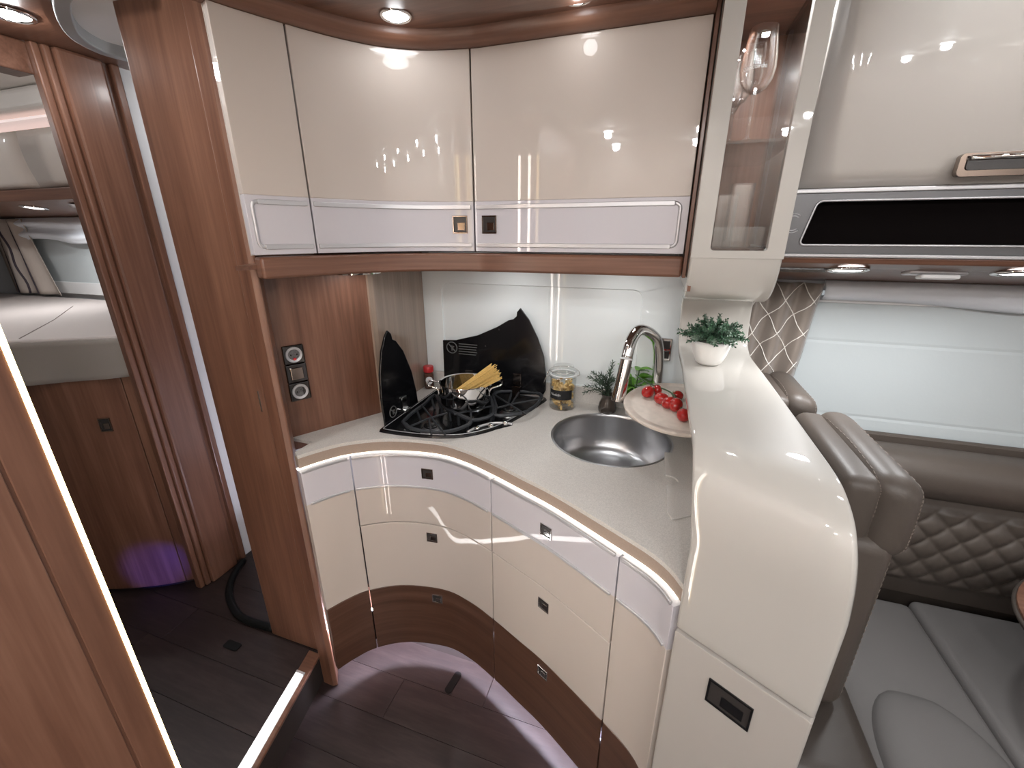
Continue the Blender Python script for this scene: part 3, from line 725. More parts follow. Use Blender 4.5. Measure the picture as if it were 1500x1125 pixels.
# socket near the tap
c = py(975, 512, 1.414)
s2 = thing('wall_socket', 'small dark chrome socket behind the tap next to the divider', 'socket', c)
B().obox(c, X3, Y3, Z3, .036, .008, .075).build('frame', 'chrome', s2, bevel=.003)
B().obox(c-Y3*.005+Z3*.016, X3, Y3, Z3, .024, .003, .026).build('switch', 'dark_recess', s2, bevel=.001)
B().obox(c-Y3*.005-Z3*.016, X3, Y3, Z3, .024, .003, .026).build('switch', 'dark_recess', s2, bevel=.001)

# ------------------------------------------------------------------ wall cabinets
UP = Path([(-.845, .700), (-.836, .728), (-.812, .782), (-.775, .850), (-.727, .930), (-.662, 1.005), (-.573, 1.060), (-.464, 1.086), (-.40, 1.088), (-.2, 1.088), (.052, 1.086)])
us = [UP.near((-.835, .729)), UP.near((-.774, .8515)), UP.near((-.464, 1.086)), UP.L]
UL = ['narrow curved cream wall cabinet front beside the walnut pillar', 'concave cream wall cabinet door above the hob', 'flat cream wall cabinet door above the sink']
ZB, ZT, ZW = 1.437, 1.881, 1.558
for i in range(3):
    s0, s1 = us[i]+.0018, us[i+1]-.0018; c = UP.at((s0+s1)/2)
    cab = thing('wall_cabinet', UL[i], 'cabinet', (c.x, c.y, ZB))
    ribbon(B(), UP, s0, s1, ZB-.002, ZT, FBK-.001, -.018 if i == 0 else -.05).build('carcass', 'cream' if i == 0 else 'gap', cab)
    dr = ribbon(B(), UP, s0, s1, ZW, ZT, FT, FBK).build('door', 'cream', cab, bevel=.0015, auto=30)
    bn = ribbon(B(), UP, s0, s1, ZB, ZW, FT, FBK).build('white_band', 'lilac', cab, bevel=.001, auto=30)
    e0 = s0+.004; e1 = s1-.006
    if i == 0: e0 = s0+.012
    if i == 2: e1 = s1-.018
    zt, zb = 1.545, 1.453
    pts = []; n = 16
    for k in range(n+1): t = e0+(e1-e0)*k/n; p = UP.off(t, FT+.001); pts.append((p.x, p.y, zt))
    for k in range(n+1): t = e1-(e1-e0)*k/n; p = UP.off(t, FT+.001); pts.append((p.x, p.y, zb))
    b = B()
    def prail(z):
        ribbon(b, UP, e0+(.012 if i == 0 else 0), e1-(.012 if i == 2 else 0), z-.0052, z+.0052, FT+.004, FT-.002)
    prail(zt); prail(zb)
    if i in (0, 2):
        e = e0 if i == 0 else e1; sg = 1 if i == 0 else -1; arc = []
        for k in range(7): a = math.pi/2*k/6; t = e+sg*(.012-.012*math.sin(a)); p = UP.off(t, FT+.001); arc.append((p.x, p.y, zt-.012+.012*math.cos(a)))
        for k in range(7): a = math.pi/2*k/6; t = e+sg*(.012-.012*math.cos(a)); p = UP.off(t, FT+.001); arc.append((p.x, p.y, zb+.012-.012*math.sin(a)))
        b.tube(arc, .0042, 8)
    b.build('trim_rail', 'silver', bn, auto=30, bevel=.0012)
    if i in (1, 2):
        u, v = ((675, 329), (716, 329))[i-1]
        t = UP.near(py(u, v, 1.08).to_2d()); p = UP.off(t, FT); zc = py(u, v, p.y).z
        latch(bn, (p.x, p.y, zc), UP.tan(t), UP.nor(t), .040, .044)
rl = thing('trim_2', 'walnut rail along the underside of the wall cabinets', 'trim', (-.4, 1.0, 1.40), kind='structure')
ribbon(B(), UP, us[0]+.01, UP.L, 1.385, 1.432, .008, -.03).build('rail', 'wood_h', rl, bevel=.006, auto=30)
cb = [UP.off(UP.L*k/60, -.02) for k in range(61)]+[Vector((.055, 1.40)), Vector((-.826, 1.40)), Vector((-.833, 1.12)), Vector((-.95, .87))]
B().prism(cb, 1.405, 1.415).build('underside', 'wood_x', rl)
tag(B().box(.053, .0605, 1.068, 1.40, 1.385, 1.90).build('trim_3', 'wood_v', bevel=.001), 'narrow walnut end board between wall cabinets and display tower', 'trim', kind='structure')
# round lamp under the cabinet above the hob corner
c = Vector((-.905, 1.05, 1.384))
rc = py(520, 396, 1.06); 
rl2 = thing('cabinet_lamp', 'round chrome-rimmed lamp under the wall cabinet beside the walnut panel', 'lamp', (-.80, 1.02, 1.375))
B().lathe([(.058, 1.3765), (.066, 1.3765), (.068, 1.385), (.068, 1.405), (.058, 1.405)], (-.80, 1.02, 0), 40).build('ring', 'chrome', rl2, auto=40)
B().lathe([(0, 1.3775), (.057, 1.3775), (.057, 1.384), (0, 1.384)], (-.80, 1.02, 0), 40).build('lens', 'lamp_dim', rl2)
area('under_light', (-.80, 1.02, 1.37), .1, .12)
for k, (x, y) in enumerate(((-.45, 1.25), (-.10, 1.25))):
    ul = thing('under_cabinet_light', ['recessed light under the wall cabinets above the hob', 'recessed light under the wall cabinets above the sink'][k], 'lamp', (x, y, 1.398))
    B().lathe([(.028, 1.398), (.034, 1.399), (.034, 1.404), (.028, 1.404)], (x, y, 0), 24).build('ring', 'chrome', ul, auto=40)
    B().lathe([(0, 1.4), (.028, 1.4), (.028, 1.404), (0, 1.404)], (x, y, 0), 24).build('lens', 'lamp', ul)
    area('under_cabinet_area', (x, y, 1.395), .06, .27)

# cornice, soffit, downlights
cn = thing('trim_4', 'curved walnut cornice above the wall cabinets', 'trim', (-.4, 1.0, 1.885), kind='structure')
b = B(); n = 70; prof = [(.006, 1.8815), (.012, 1.8815), (.022, 1.884), (.034, 1.891), (.040, 1.900), (.041, 1.912), (-.02, 1.915), (-.02, 1.8815)]
vs = []; m = len(prof)
for k in range(n+1):
    t = UP.L*k/n
    for (o_, z) in prof: p = UP.off(t, o_); vs.append((p.x, p.y, z))
fs = [(k*m+j, k*m+(j+1) % m, (k+1)*m+(j+1) % m, (k+1)*m+j) for k in range(n) for j in range(m)]+[tuple(range(m)), tuple(n*m+j for j in reversed(range(m)))]
b.add(vs, fs).build('moulding', 'wood_h', cn, auto=40)
sf = [UP.off(UP.L*k/60, .03) for k in range(61)]
far = [UP.off(UP.L*k/60, .36) for k in range(60, 14, -1)]
soff = sf+[Vector((.05, .62)), Vector((-.25, .60)), Vector((-.45, .52)), Vector((-.60, .40)), Vector((-.68, .26))]
tag(B().prism(soff, 1.909, 1.925).build('ceiling_soffit', 'wood_x', bevel=.004), 'curved walnut soffit above the kitchen', 'ceiling', kind='structure')
lipc = spline([(-.76, .74), (-.70, .80), (-.612, .865), (-.52, .917), (-.398, .972), (-.265, 1.002), (-.12, .995), (.05, .965)], 6)
tag(B().prism([Vector((p.x, p.y)) for p in lipc]+[Vector((.05, .64)), Vector((-.25, .62)), Vector((-.45, .54)), Vector((-.60, .42)), Vector((-.67, .30))], 1.898, 1.9085).build('ceiling_board', 'wood_x', bevel=.003), 'second walnut board stepped below the kitchen soffit', 'ceiling', kind='structure')
so2 = [Vector((p.x, p.y)) for p in spline([(.60, -.30), (.25, -.29), (-.02, -.22), (-.27, -.02), (-.50, .225), (-.74, .275), (-1.10, .22), (-1.64, .10)], 8)]
tag(B().prism([(.6, WY)]+so2+[(-1.64, WY)], 1.955, 1.985).build('ceiling_wood', 'wood_x', bevel=.004), 'walnut ceiling panel over kitchen and passage', 'ceiling', kind='structure')
tag(B().tube([(p.x, p.y-.012, 1.962) for p in so2 if -1.2 < p.x < -.20], .005, 6).build('ceiling_light_strip', 'led_edge_white', smooth=True), 'curved LED strip along the edge of the walnut ceiling panel', 'light strip')

dl0 = None
def downlight(loc, label, power=6, r=.026, tilt=None, spread=150, col=(.97, .985, 1), group='recessed ceiling downlights'):
    global dl0
    if dl0 is None:
        dl0 = thing('downlight', label, 'downlight', (0, 0, 0))
        B().lathe([(.026, -.002), (.029, -.004), (.033, -.003), (.034, .002), (.026, .002)], seg=28).build('ring', 'chrome', dl0, smooth=True)
        B().lathe([(0, -.0025), (.018, -.0025), (.026, -.001), (.026, .002), (0, .002)], seg=28).build('lens', 'lamp', dl0)
        o = dl0
    else: o = copy_tree(dl0)
    o.location = loc; o['label'] = label; o['group'] = group
    s = r/.026; o.scale = (s, s, s)
    rot = (0, 0, 0)
    if tilt is not None: o.rotation_euler = (tilt, 0, 0); rot = (tilt, 0, 0)
    nrm = Matrix.Rotation(tilt or 0, 3, 'X') @ Vector((0, 0, -1))
    if tilt is not None: area('downlight_light', Vector(loc)+nrm*.008, r*1.8, power, col, rot, spread=spread)
    else:
        area('downlight_light', Vector(loc)+nrm*.008, r*1.8, power*.5, col, rot, spread=170)
        l = bpy.data.lights.new('downlight_light', 'POINT'); l.energy = power*.95; l.color = col; l.shadow_soft_size = .016
        lo = bpy.data.objects.new('downlight_light', l); COL.objects.link(lo); lo.location = Vector(loc)+nrm*.024
p = pz(580, 25, 1.905); downlight((p.x, p.y, 1.9075), 'round downlight in the soffit above the concave wall cabinet door', .09)
p = pz(845, -3, 1.905); downlight((p.x, p.y, 1.9075), 'round downlight in the soffit above the flat wall cabinet door', .09)
for x, y, lab in ((-1.0, .45, 'downlight in the walnut ceiling above the floor step'), ):
    downlight((x, y, 1.952), lab, 2.2)
p = pz(15, 22, 1.95); downlight((p.x, p.y, 1.952), 'downlight in the walnut ceiling at the end of the passage', .8, .034)
rows = ('beside the tall cabinet', 'above the middle of the aisle', 'opposite the ivory divider', 'above the lounge walkway', 'near the front partition')
for j, y in enumerate((-.42, -.78)):
    for k, x in enumerate((-.35, .10, .55, 1.0, 1.45)):
        downlight((x, y, 1.997), 'downlight in the pale ceiling '+rows[k]+(', aisle side row', ', outer wall row')[j], ((3.0, 3.4, 3.0, 2.2, 2.2), (4.2, 4.0, 3.2, 2.6, 2.6))[j][k])
downlight((.80, .70, 1.997), 'downlight in the pale ceiling between sofa and table', 1.0)
downlight((.50, .86, 1.952), 'downlight in the walnut ceiling in front of the lounge locker', .55)

# ------------------------------------------------------------------ ivory room divider with shelf and display tower
dv = thing('room_divider', 'ivory gloss room divider with a curved shelf and glazed display tower', 'divider', (.18, 1.0, 0))
def prof_pts():
    L = [(.632, .826), (.631, .93), (.630, 1.02), (.632, 1.06), (.640, 1.095), (.658, 1.124), (.685, 1.142), (.72, 1.150), (.80, 1.151), (.95, 1.151), (1.10, 1.151), (1.22, 1.151), (1.272, 1.155), (1.302, 1.170), (1.316, 1.20), (1.312, 1.25), (1.292, 1.300), (1.245, 1.330), (1.18, 1.338), (1.12, 1.342), (1.075, 1.352), (1.043, 1.372), (1.026, 1.400), (1.020, 1.442)]
    return spline(L, 5)
PR = prof_pts(); nP = len(PR)
def edgeX(i):
    t = i/(nP-1); y, z = PR[i]
    if t < .30: return .100-(.015*min(1, max(0, (z-1.0)/.15))), .283-(.012*min(1, max(0, (z-1.0)/.15)))
    k = min(1, max(0, (t-.40)/.55)); k = k*k*(3-2*k)
    return .085-.023*k, .271-.036*k
vs = []
NX = 6
for i, p in enumerate(PR):
    xl, xr = edgeX(i); y, z = p
    fade = min(1, max(0, (1.0-y)/.34)) if i < nP*.5 else 0
    for j in range(NX+1):
        s = j/NX; vs.append(Vector((xl+(xr-xl)*s, y-.100*s*fade, z)))
fs = [(i*(NX+1)+j, i*(NX+1)+j+1, (i+1)*(NX+1)+j+1, (i+1)*(NX+1)+j) for i in range(nP-1) for j in range(NX)]
rb = B().add(vs, fs).build('shelf_ribbon', 'ivory_lit', dv, smooth=True)
me = rb.data; cen = me.polygons[len(me.polygons)//3]
m = rb.modifiers.new('solid', 'SOLIDIFY'); m.thickness = .022; m.offset = 0
m = rb.modifiers.new('bevel', 'BEVEL'); m.width = .006; m.segments = 3; m.limit_method = 'ANGLE'; m.angle_limit = R(50)
# lower door with latch, closed sides
fdir = Vector((.183, -.100)).normalized(); fn_ = Vector((fdir.y, -fdir.x))
f0, f1 = Vector((.100, .632)), Vector((.283, .532))
dd_ = B().prism([f0+fn_*.011, f1+fn_*.011, f1-fn_*.011, f0-fn_*.011], .10, .820).build('door', 'ivory', dv, bevel=.004, seg=3)
B().prism([f0-fn_*.013, f1-fn_*.013+Vector((-.004, 0)), (.279, 1.42), (.100, 1.42)], .02, .868).build('body', 'ivory', dv)
B().prism([(.264, .72), (.270, .70), (.270, 1.41), (.264, 1.41)], .869, 1.138).build('side_panel', 'ivory', dv)
hp = ppl(1071, 1024, (f0.x, f0.y, 0), (fn_.x, fn_.y, 0)); hp = hp+Vector((fn_.x, fn_.y, 0))*.011
latch(dd_, hp, fdir, fn_, .070, .052, 'black_enamel')
# display tower
X0, X1, YF = .062, .236, 1.0085
win = rrect(.0985, .2035, 1.448, 1.905, .006, 3)
plate_xz(B(), [(X0, 1.432), (X1, 1.432), (X1, 1.985), (X0, 1.985)], YF, YF+.02, [win]).build('front_frame', 'ivory_lit', dv, bevel=.0012, seg=2)
B().box(X0+.003, X0+.010, YF+.02, 1.415, 1.36, 1.985).build('tower_lining', 'wood_v', dv)
B().box(X0, X0+.003, YF+.018, 1.415, 1.36, 1.985).build('tower_side', 'ivory', dv)
B().box(X1-.012, X1, YF+.02, YF+.05, 1.442, 1.985).build('tower_post', 'silver', dv, bevel=.002)
B().box(X1-.008, X1-.004, YF+.05, 1.38, 1.455, 1.93).build('side_pane', 'pane', dv)
B().box(X0+.01, X1-.001, 1.38, 1.415, 1.36, 1.985).build('tower_back', 'wood_v', dv)
B().box(X0+.01, X1-.001, YF+.02, 1.38, 1.428, 1.4455).build('tower_floor', 'wood_x', dv)
B().box(X0+.01, X1-.001, YF+.02, 1.38, 1.93, 1.95).build('tower_top', 'wood_x', dv)
B().box(.100, .202, YF+.006, YF+.009, 1.449, 1.904).build('front_pane', 'pane', dv)
B().box(X0+.010, X1-.010, YF+.03, 1.38, 1.648, 1.654).build('glass_shelf', 'acrylic', dv, bevel=.001)
tl3 = thing('tower_lamp', 'bright spotlight inside the top of the display tower', 'lamp', (.135, 1.10, 1.925))
B().lathe([(.020, 1.926), (.026, 1.927), (.026, 1.930), (.020, 1.930)], (.135, 1.10, 0), 24).build('ring', 'chrome', tl3, auto=40)
B().lathe([(0, 1.927), (.020, 1.927), (.020, 1.930), (0, 1.930)], (.135, 1.10, 0), 24).build('lens', 'lamp', tl3)
area('tower_area', (.135, 1.10, 1.922), .03, 1.6)

# wine glasses, tumblers, acrylic rack
def wine_glass(loc, label):
    o = thing('wine_glass', label, 'wine glass', loc, 'wine glasses in the display tower')
    x, y, z = loc
    B().lathe([(0, z), (.031, z), (.0315, z+.001), (.012, z+.004), (.0035, z+.010), (.003, z+.03), (.003, z+.078), (.0045, z+.084), (0, z+.086)], (x, y, 0), 28).build('stem', 'glass', o, smooth=True)
    B().lathe([(0, z+.084), (.008, z+.0855), (.020, z+.093), (.0285, z+.108), (.0315, z+.125), (.0305, z+.145), (.0275, z+.168), (.0245, z+.192), (.0237, z+.192), (.0266, z+.168), (.0296, z+.145), (.0305, z+.125), (.0275, z+.109), (.019, z+.095), (.008, z+.088), (0, z+.087)], (x, y, 0), 28).build('bowl', 'glass', o, smooth=True)
    return o
g1 = wine_glass((.142, 1.078, 1.6545), 'stemmed wine glass with printed lettering at the front of the display tower shelf')
c = Vector((.142, 1.078, 0)); text_on_cyl('concorde', .0115, c, .0320, 1.6545+.120, math.atan2(-1, -.13)-.9, 'white_plastic', 'lettering', g1, 0)
wine_glass((.118, 1.165, 1.6545), 'plain stemmed wine glass behind the printed one on the tower shelf')
wine_glass((.112, 1.265, 1.6545), 'stemmed wine glass at the back of the tower shelf')
rk = thing('glass_rack', 'clear acrylic rack holding tumblers in the display tower', 'rack', (.152, 1.13, 1.4465))
b = B(); z = 1.4465
b.box(.100, .204, 1.045, 1.20, z, z+.006)
b.build('base', 'acrylic', rk)
for a in ((.100, .104, 1.045, 1.20), (.200, .204, 1.045, 1.20), (.104, .200, 1.045, 1.049), (.104, .200, 1.196, 1.20)):
    B().box(*a, z+.006, z+.048).build('side', 'acrylic', rk)
def tumbler(x, y, h, label):
    z = 1.4535; w = .022
    o = thing('tumbler', label, 'tumbler', (x, y, z), 'tumblers in the display tower')
    op = rrect(x-w, x+w, y-w, y+w, .006, 3); ip = rrect(x-w+.0025, x+w-.0025, y-w+.0025, y+w-.0025, .004, 3)
    b = B().prism(op, z, z+.012); b.build('base', 'glass', o)
    B().prism(op, z+.0121, z+h, [ip]).build('wall', 'glass', o)
tumbler(.150, 1.082, .125, 'tall square glass tumbler at the front of the acrylic rack')
tumbler(.130, 1.150, .110, 'shorter square glass tumbler behind the tall one in the rack')

# plant on the shelf
c = Vector((py(1037, 530, 1.17).x, 1.165, 1.163))
pp = thing('potted_plant', 'small bushy green plant in a white ribbed pot on the ivory shelf', 'plant', c)
t = B(); seg = 48; prof = [(.0, 0), (.026, 0), (.032, .006), (.040, .025), (.0455, .050), (.0465, .062), (.0435, .062), (.040, .05), (0, .045)]
for (r_, z) in prof:
    for k in range(seg):
        a = 2*math.pi*k/seg; rr = r_*(1+(.012 if k % 2 else -.012)*(0 < z < .055)); t.v.append(Vector((c.x+rr*math.cos(a), c.y+rr*math.sin(a), c.z+z)))
t.f = [(i*seg+k, i*seg+(k+1) % seg, (i+1)*seg+(k+1) % seg, (i+1)*seg+k) for i in range(len(prof)-1) for k in range(seg)]
t.build('pot', 'ceramic', pp, smooth=True)
for name, mat, cnt in (('foliage', 'leaf_dark', 120), ('pale_shoots', 'leaf_pale', 36)):
    b = B()
    for k in range(cnt):
        a = random.random()*6.28; el = math.acos(random.uniform(.0, 1.0)); rr = random.uniform(.056, .083)
        dv_ = Vector((math.sin(el)*math.cos(a), math.sin(el)*math.sin(a), math.cos(el)*.80+.05))
        base = c+Vector((0, 0, .058)); tp = base+Vector((dv_.x*rr*1.08, dv_.y*rr*1.08, dv_.z*rr))
        pts = [base, base.lerp(tp, .6)+Vector((0, 0, .006)), tp]; b.tube(pts, .0007, 3)
        pts = spline3(pts, 3); needles(b, pts[2:], 16, .0105, .0024, random, k)
    b.build(name, mat, pp)

# ------------------------------------------------------------------ lounge: lockers, window, curtain
LY = 1.085
lk = thing('overhead_locker', 'cream gloss overhead locker with chrome handle above the lounge window', 'locker', (.9, 1.2, 1.43))
def lockdoor(u, v):   # softly bulging door
    z = 1.567+(2.0-1.567)*v; return Vector((.250+1.5*u, LY-.028*math.sin(math.pi*min(1, v*1.0)*.55)-.004, z))
b = B(); b.grid(lockdoor, 20, 14); b.build('door', 'ivory', lk, smooth=True, solid=.018)
B().box(.250, 1.75, LY+.016, 1.40, 1.45, 1.985).build('body', 'cream', lk)
hw = [(py(1398, 240, LY-.02)), ]
b = B(); zc = py(1440, 241, LY-.02).z; xa = py(1398, 241, LY-.02).x
plate_xz(b, rrect(xa, xa+.18, zc-.020, zc+.018, .008), LY-.034, LY-.020); b.build('handle_plate', 'bronze_chrome', lk, bevel=.003)
plate_xz(B(), rrect(xa+.010, xa+.17, zc-.010, zc+.014, .006), LY-.0365, LY-.0345).build('handle_recess', 'dark_recess', lk)
B().tube([(xa+.012, LY-.040, zc+.010), (xa+.168, LY-.040, zc+.010)], .004, 8).build('handle_bar', 'chrome', lk, smooth=True)
npn = thing('niche_panel', 'dark grey metallic panel with a long black niche below the overhead locker', 'panel', (.9, LY, 1.44))
hole = rrect(.290, 1.70, 1.4585, 1.5425, .010)
hole = [((x-.018*(1.5425-z)/.084) if x < 1 else x, z) for x, z in hole]
plate_xz(B(), [(.236, 1.442), (1.75, 1.442), (1.75, 1.556), (.236, 1.556)], LY-.012, LY+.006, [hole]).build('frame', 'grey_metal', npn)
b = B(); b.tube([(x, LY-.0135, z) for x, z in hole], .0022, 6, closed=True); b.build('bezel', 'silver', npn, smooth=True)
plate_xz(B(), hole, LY+.007, LY+.012).build('niche', 'niche_shade', npn)  # flush plate; its black stands in for the shade of a deep recess
B().box(.236, 1.75, LY-.016, LY+.006, 1.5565, 1.565).build('top_strip', 'silver', npn, bevel=.002)
B().box(.236, 1.75, LY-.014, LY+.006, 1.4345, 1.4415).build('bottom_strip', 'silver', npn, bevel=.002)
lc = py(1161, 327, LY-.0125)
b = B()
for r_ in (.014, .0185): b.tube([lc+X3*r_*math.cos(R(50+260*k/20))+Z3*r_*math.sin(R(50+260*k/20)) for k in range(21)], .0009, 5)
b.build('emblem', 'silver', npn, smooth=True)
vl = thing('trim_5', 'slanted walnut valance with lights under the overhead locker', 'trim', (.9, 1.2, 1.4), kind='structure')
va_ = [(LY-.012, 1.434), (LY-.008, 1.4225), (LY+.03, 1.4105), (1.425, 1.357), (1.425, 1.375), (LY+.02, 1.434)]
t = MB().prism([Vector(p) for p in va_], .238, 1.75)
B().add([Vector((v.z, v.x, v.y)) for v in t.v], t.f).build('board', 'wood_x', vl, bevel=.002)
vt_ = math.atan2(1.4105-1.357, 1.425-(LY+.03))
def onval(u, v):
    n = Vector((0, -math.sin(vt_), -math.cos(vt_))); return ppl(u, v, (0, LY+.03, 1.4105), n)
for (u, v), lab in (((1241, 394), 'bright downlight in the slanted valance near the curtain'), ((1492, 399), 'bright downlight in the slanted valance beyond the reading lamp')):
    p = onval(u, v); downlight(p+Vector((0, -.001, -.001)), lab, 1.5, .030, -vt_, 160, group='valance downlights')
p = onval(1368, 399)
rd = thing('reading_lamp', 'small folding reading lamp in the slanted valance', 'reading lamp', p)
b = B(); Mv = Matrix.Translation(p) @ Matrix.Rotation(-vt_, 4, 'X')
t = MB().rbox(-.05, .05, -.018, .018, -.006, .004, .004); B().add([Mv @ v for v in t.v], t.f).build('base', 'silver', rd, smooth=True)
t = MB().rbox(-.035, .030, -.034, -.008, -.016, -.007, .004); B().add([Mv @ v for v in t.v], t.f).build('head', 'white_plastic', rd, smooth=True)
p = onval(1160, 394); t = MB().prism(rrect(-.075, .075, -.03, .03, .029), -.004, .004); Mv = Matrix.Translation(p) @ Matrix.Rotation(-vt_, 4, 'X')
tag(B().add([Mv @ v for v in t.v], t.f).build('speaker_grille', 'dark_recess'), 'dark oval speaker grille in the valance beside the tower', 'speaker')

w1_ = thing('window_1', 'lounge window with its white pleated blind drawn down', 'window', (1.1, WY, .88), kind='structure')
b = B(); nz_ = 26
def bl(u, v):
    z = .895+(1.305-.895)*v; k = v*9
    return Vector((.33+1.7*u, 1.414+(.0012 if (k*.62) % 1 < .04 else 0), z))
b.grid(bl, 2, 54); b.build('blind', 'blind', w1_, solid=.001)
B().box(.33, 2.03, 1.406, 1.425, 1.300, 1.318).build('blind_cassette', 'white_plastic', w1_, bevel=.003)
B().box(.33, 2.03, 1.406, 1.425, .884, .8945).build('blind_rail', 'white_plastic', w1_, bevel=.003)
B().box(.30, 2.05, 1.426, 1.434, .86, 1.345).build('pane', 'glass_thin', w1_)
vb = B()
def val(u, v):
    x = .435+1.4*u; sag = .010*math.sin(u*9.5+1.0)
    z = 1.364-(1.364-1.300)*v+sag*v*v; y = 1.398-.030*math.sin(math.pi*v)-.006*math.sin(u*26)*v-.005*math.sin(9*v)
    return Vector((x, y, z))
vb.grid(val, 60, 14)
tag(vb.build('window_valance', 'sheer', smooth=True, solid=.002), 'draped satin valance above the lounge window blind', 'valance')
cu = thing('curtain', 'taupe satin curtain with a white cord lattice beside the lounge window', 'curtain', (.34, 1.39, .75))
def cur(u, v):
    x = .225+.205*u-.035*u*v; z = 1.355-.465*v
    return Vector((x, 1.376+.013*math.sin(u*19+.8*v)+.004*math.sin(v*14+u*5), z))
B().grid(cur, 40, 30).build('cloth', 'curtain', cu, smooth=True, solid=.002)
b = B()
for k in range(-7, 8):
    for sg in (-1, 1):
        pts = []
        for j in range(41):
            v = j/40; u = k*.33+sg*v*1.65+.1+.018*math.sin(v*38+k)
            if 0.01 < u < .99: p = cur(u, v); pts.append(p-Vector((0, .003, 0)))
        if len(pts) > 2: b.tube(pts, .0014, 5)
b.build('cord_lattice', 'cord_white', cu, smooth=True)

# ------------------------------------------------------------------ lounge seats
from mathutils.bvhtree import BVHTree
def stitched(par, pts, mat='stitch', r=.0011):
    pts = spline3(pts, 8); b = B(); og = ORG[par]
    bv = BVHTree.FromPolygons([v.co+og for v in par.data.vertices], [tuple(p.vertices) for p in par.data.polygons])
    pts = [bv.find_nearest(p)[0] for p in pts]
    L = 0; last = pts[0]
    for a, c_ in zip(pts, pts[1:]): b.tube([a, a.lerp(c_, .6)], r, 4)
    b.build('stitching', mat, par)
def seat(dx, dy, yl, label, lean=0):
    o = thing('lounge_chair', label, 'seat', (.4+dx, .9+dy, .45))
    y0, y1 = .735+dy, .735+yl+dy
    def shear(v): v.x += lean*(v.y-y0); return v
    def back(v):
        k = max(0, min(1, (v.z-.60)/.4)); v.x += .02*math.sin(math.pi*k)*(v.x > .37+dx); return shear(v)
    bk = B().rbox(max(.292, .310+dx), .425+dx, y0, y1, .60, 1.00, .030, 4, back).build('backrest', 'leather', o, smooth=True)
    hs = B().rbox(.330+dx, .392+dx, y0+.012, y1-.012, .975, 1.102, .022, 5, shear).build('headrest_shell', 'leather', o, smooth=True)
    def pad(v):
        k = (v.z-.94)/.17; v.x += .012*math.sin(math.pi*k); return shear(v)
    hp_ = B().rbox(.366+dx, .442+dx, y0+.004, y1-.004, .955, 1.112, .036, 7, pad).build('headrest_pad', 'leather', o, smooth=True)
    e = lambda x, y, z: shear(Vector((x+dx, y, z)))
    stitched(hp_, [e(.374, y0+.012, .985), e(.376, y0+.010, 1.06), e(.378, y0+.03, 1.1005), e(.378, (y0+y1)/2, 1.1135), e(.378, y1-.03, 1.1015)])
    stitched(hp_, [e(.436, y0+.006, .975), e(.448, y0+.008, 1.03), e(.443, y0+.022, 1.090), e(.436, (y0+y1)/2, 1.112), e(.436, y1-.03, 1.100)])
    stitched(bk, [e(.424, y0+.014, .64), e(.444, y0+.012, .75), e(.445, y0+.012, .86), e(.426, y0+.014, .96)])
    return o
seat(0, 0, .335, 'taupe leather lounge seat back with headrest beside the ivory divider')
seat(-.043, .375, .255, 'taupe leather lounge seat back with headrest below the lattice curtain')
sb_ = thing('seat_cushion', 'taupe and grey seat cushion in front of the leather seat backs', 'cushion', (.6, .95, .45))
B().rbox(.285, .47, .60, 1.27, .30, .60, .035, 4).build('side_bolster', 'leather_dark', sb_, smooth=True)
def crown(x0, x1, y0, y1, h):
    def f(v):
        if v.z > .40:
            a = (v.x-x0)/(x1-x0); b_ = (v.y-y0)/(y1-y0); v.z += h*math.sin(math.pi*max(0, min(1, a)))*math.sin(math.pi*max(0, min(1, b_)))
        return v
    return f
B().rbox(.472, .803, .40, 1.275, .30, .462, .022, 4).build('cushion', 'seat_grey', sb_, smooth=True)
def pad2(u, v):
    w_ = math.sqrt(max(.02, 1-max(0, (v-.62)/.38)**2.4)); x = .666+.262*(u-.5)*w_; y = .35+.615*v
    e = max(0, 1-abs(2*u-1)**4)*max(0, 1-max(0, (v-.55)/.45)**3); return Vector((x, y, .452+.036*e**.5))
B().grid(pad2, 30, 34).build('thigh_pad', 'seat_grey', sb_, smooth=True)
sf_ = thing('side_sofa', 'taupe leather side sofa with quilted back along the window wall', 'sofa', (1.2, 1.2, .3))
B().rbox(.808, 1.75, .62, 1.30, .30, .462, .022, 4).build('seat', 'seat_grey', sf_, smooth=True)
def roll(v): return v
B().rbox(.47, 1.78, 1.262, 1.402, .795, .925, .055, 6).build('top_roll', 'leather', sf_, smooth=True)
B().box(.47, 1.78, 1.385, 1.403, .865, .938).build('top_ledge', 'leather', sf_, bevel=.006)
def quilt(u, v):
    x = .47+1.3*u; z = .47+.33*v
    a = (x*1.0+z*.95)/.072; c_ = (x*1.0-z*.95)/.072
    q1 = abs(math.sin(math.pi*a)); q2 = abs(math.sin(math.pi*c_)); puff = (min(q1, 1)*min(q2, 1))**.38
    fade = min(1, max(0, (v-.16)/.06))*min(1, max(0, (.93-v)/.05))
    return Vector((x, 1.305-.011*puff*fade-.018*math.sin(math.pi*v), z))
B().grid(quilt, 330, 84).build('quilted_back', 'leather', sf_, smooth=True)
B().box(.47, 1.78, 1.318, 1.402, .30, .80).build('back_core', 'leather_dark', sf_)
tb = thing('lounge_table', 'walnut topped lounge table with rounded corner', 'table', (1.2, .85, 0))
tc_ = Vector((1.205, .93)); TR = .405
B().prism([(tc_.x+TR*math.cos(2*math.pi*k/72), tc_.y+.30*math.sin(2*math.pi*k/72)) for k in range(72)], .700, .722).build('top', 'wood_x', tb, bevel=.006, seg=3)
B().tube([(tc_.x+(TR+.001)*math.cos(2*math.pi*k/72), tc_.y+.301*math.sin(2*math.pi*k/72), .711) for k in range(72)], .005, 8, closed=True).build('edge_band', 'leather_dark', tb, smooth=True)
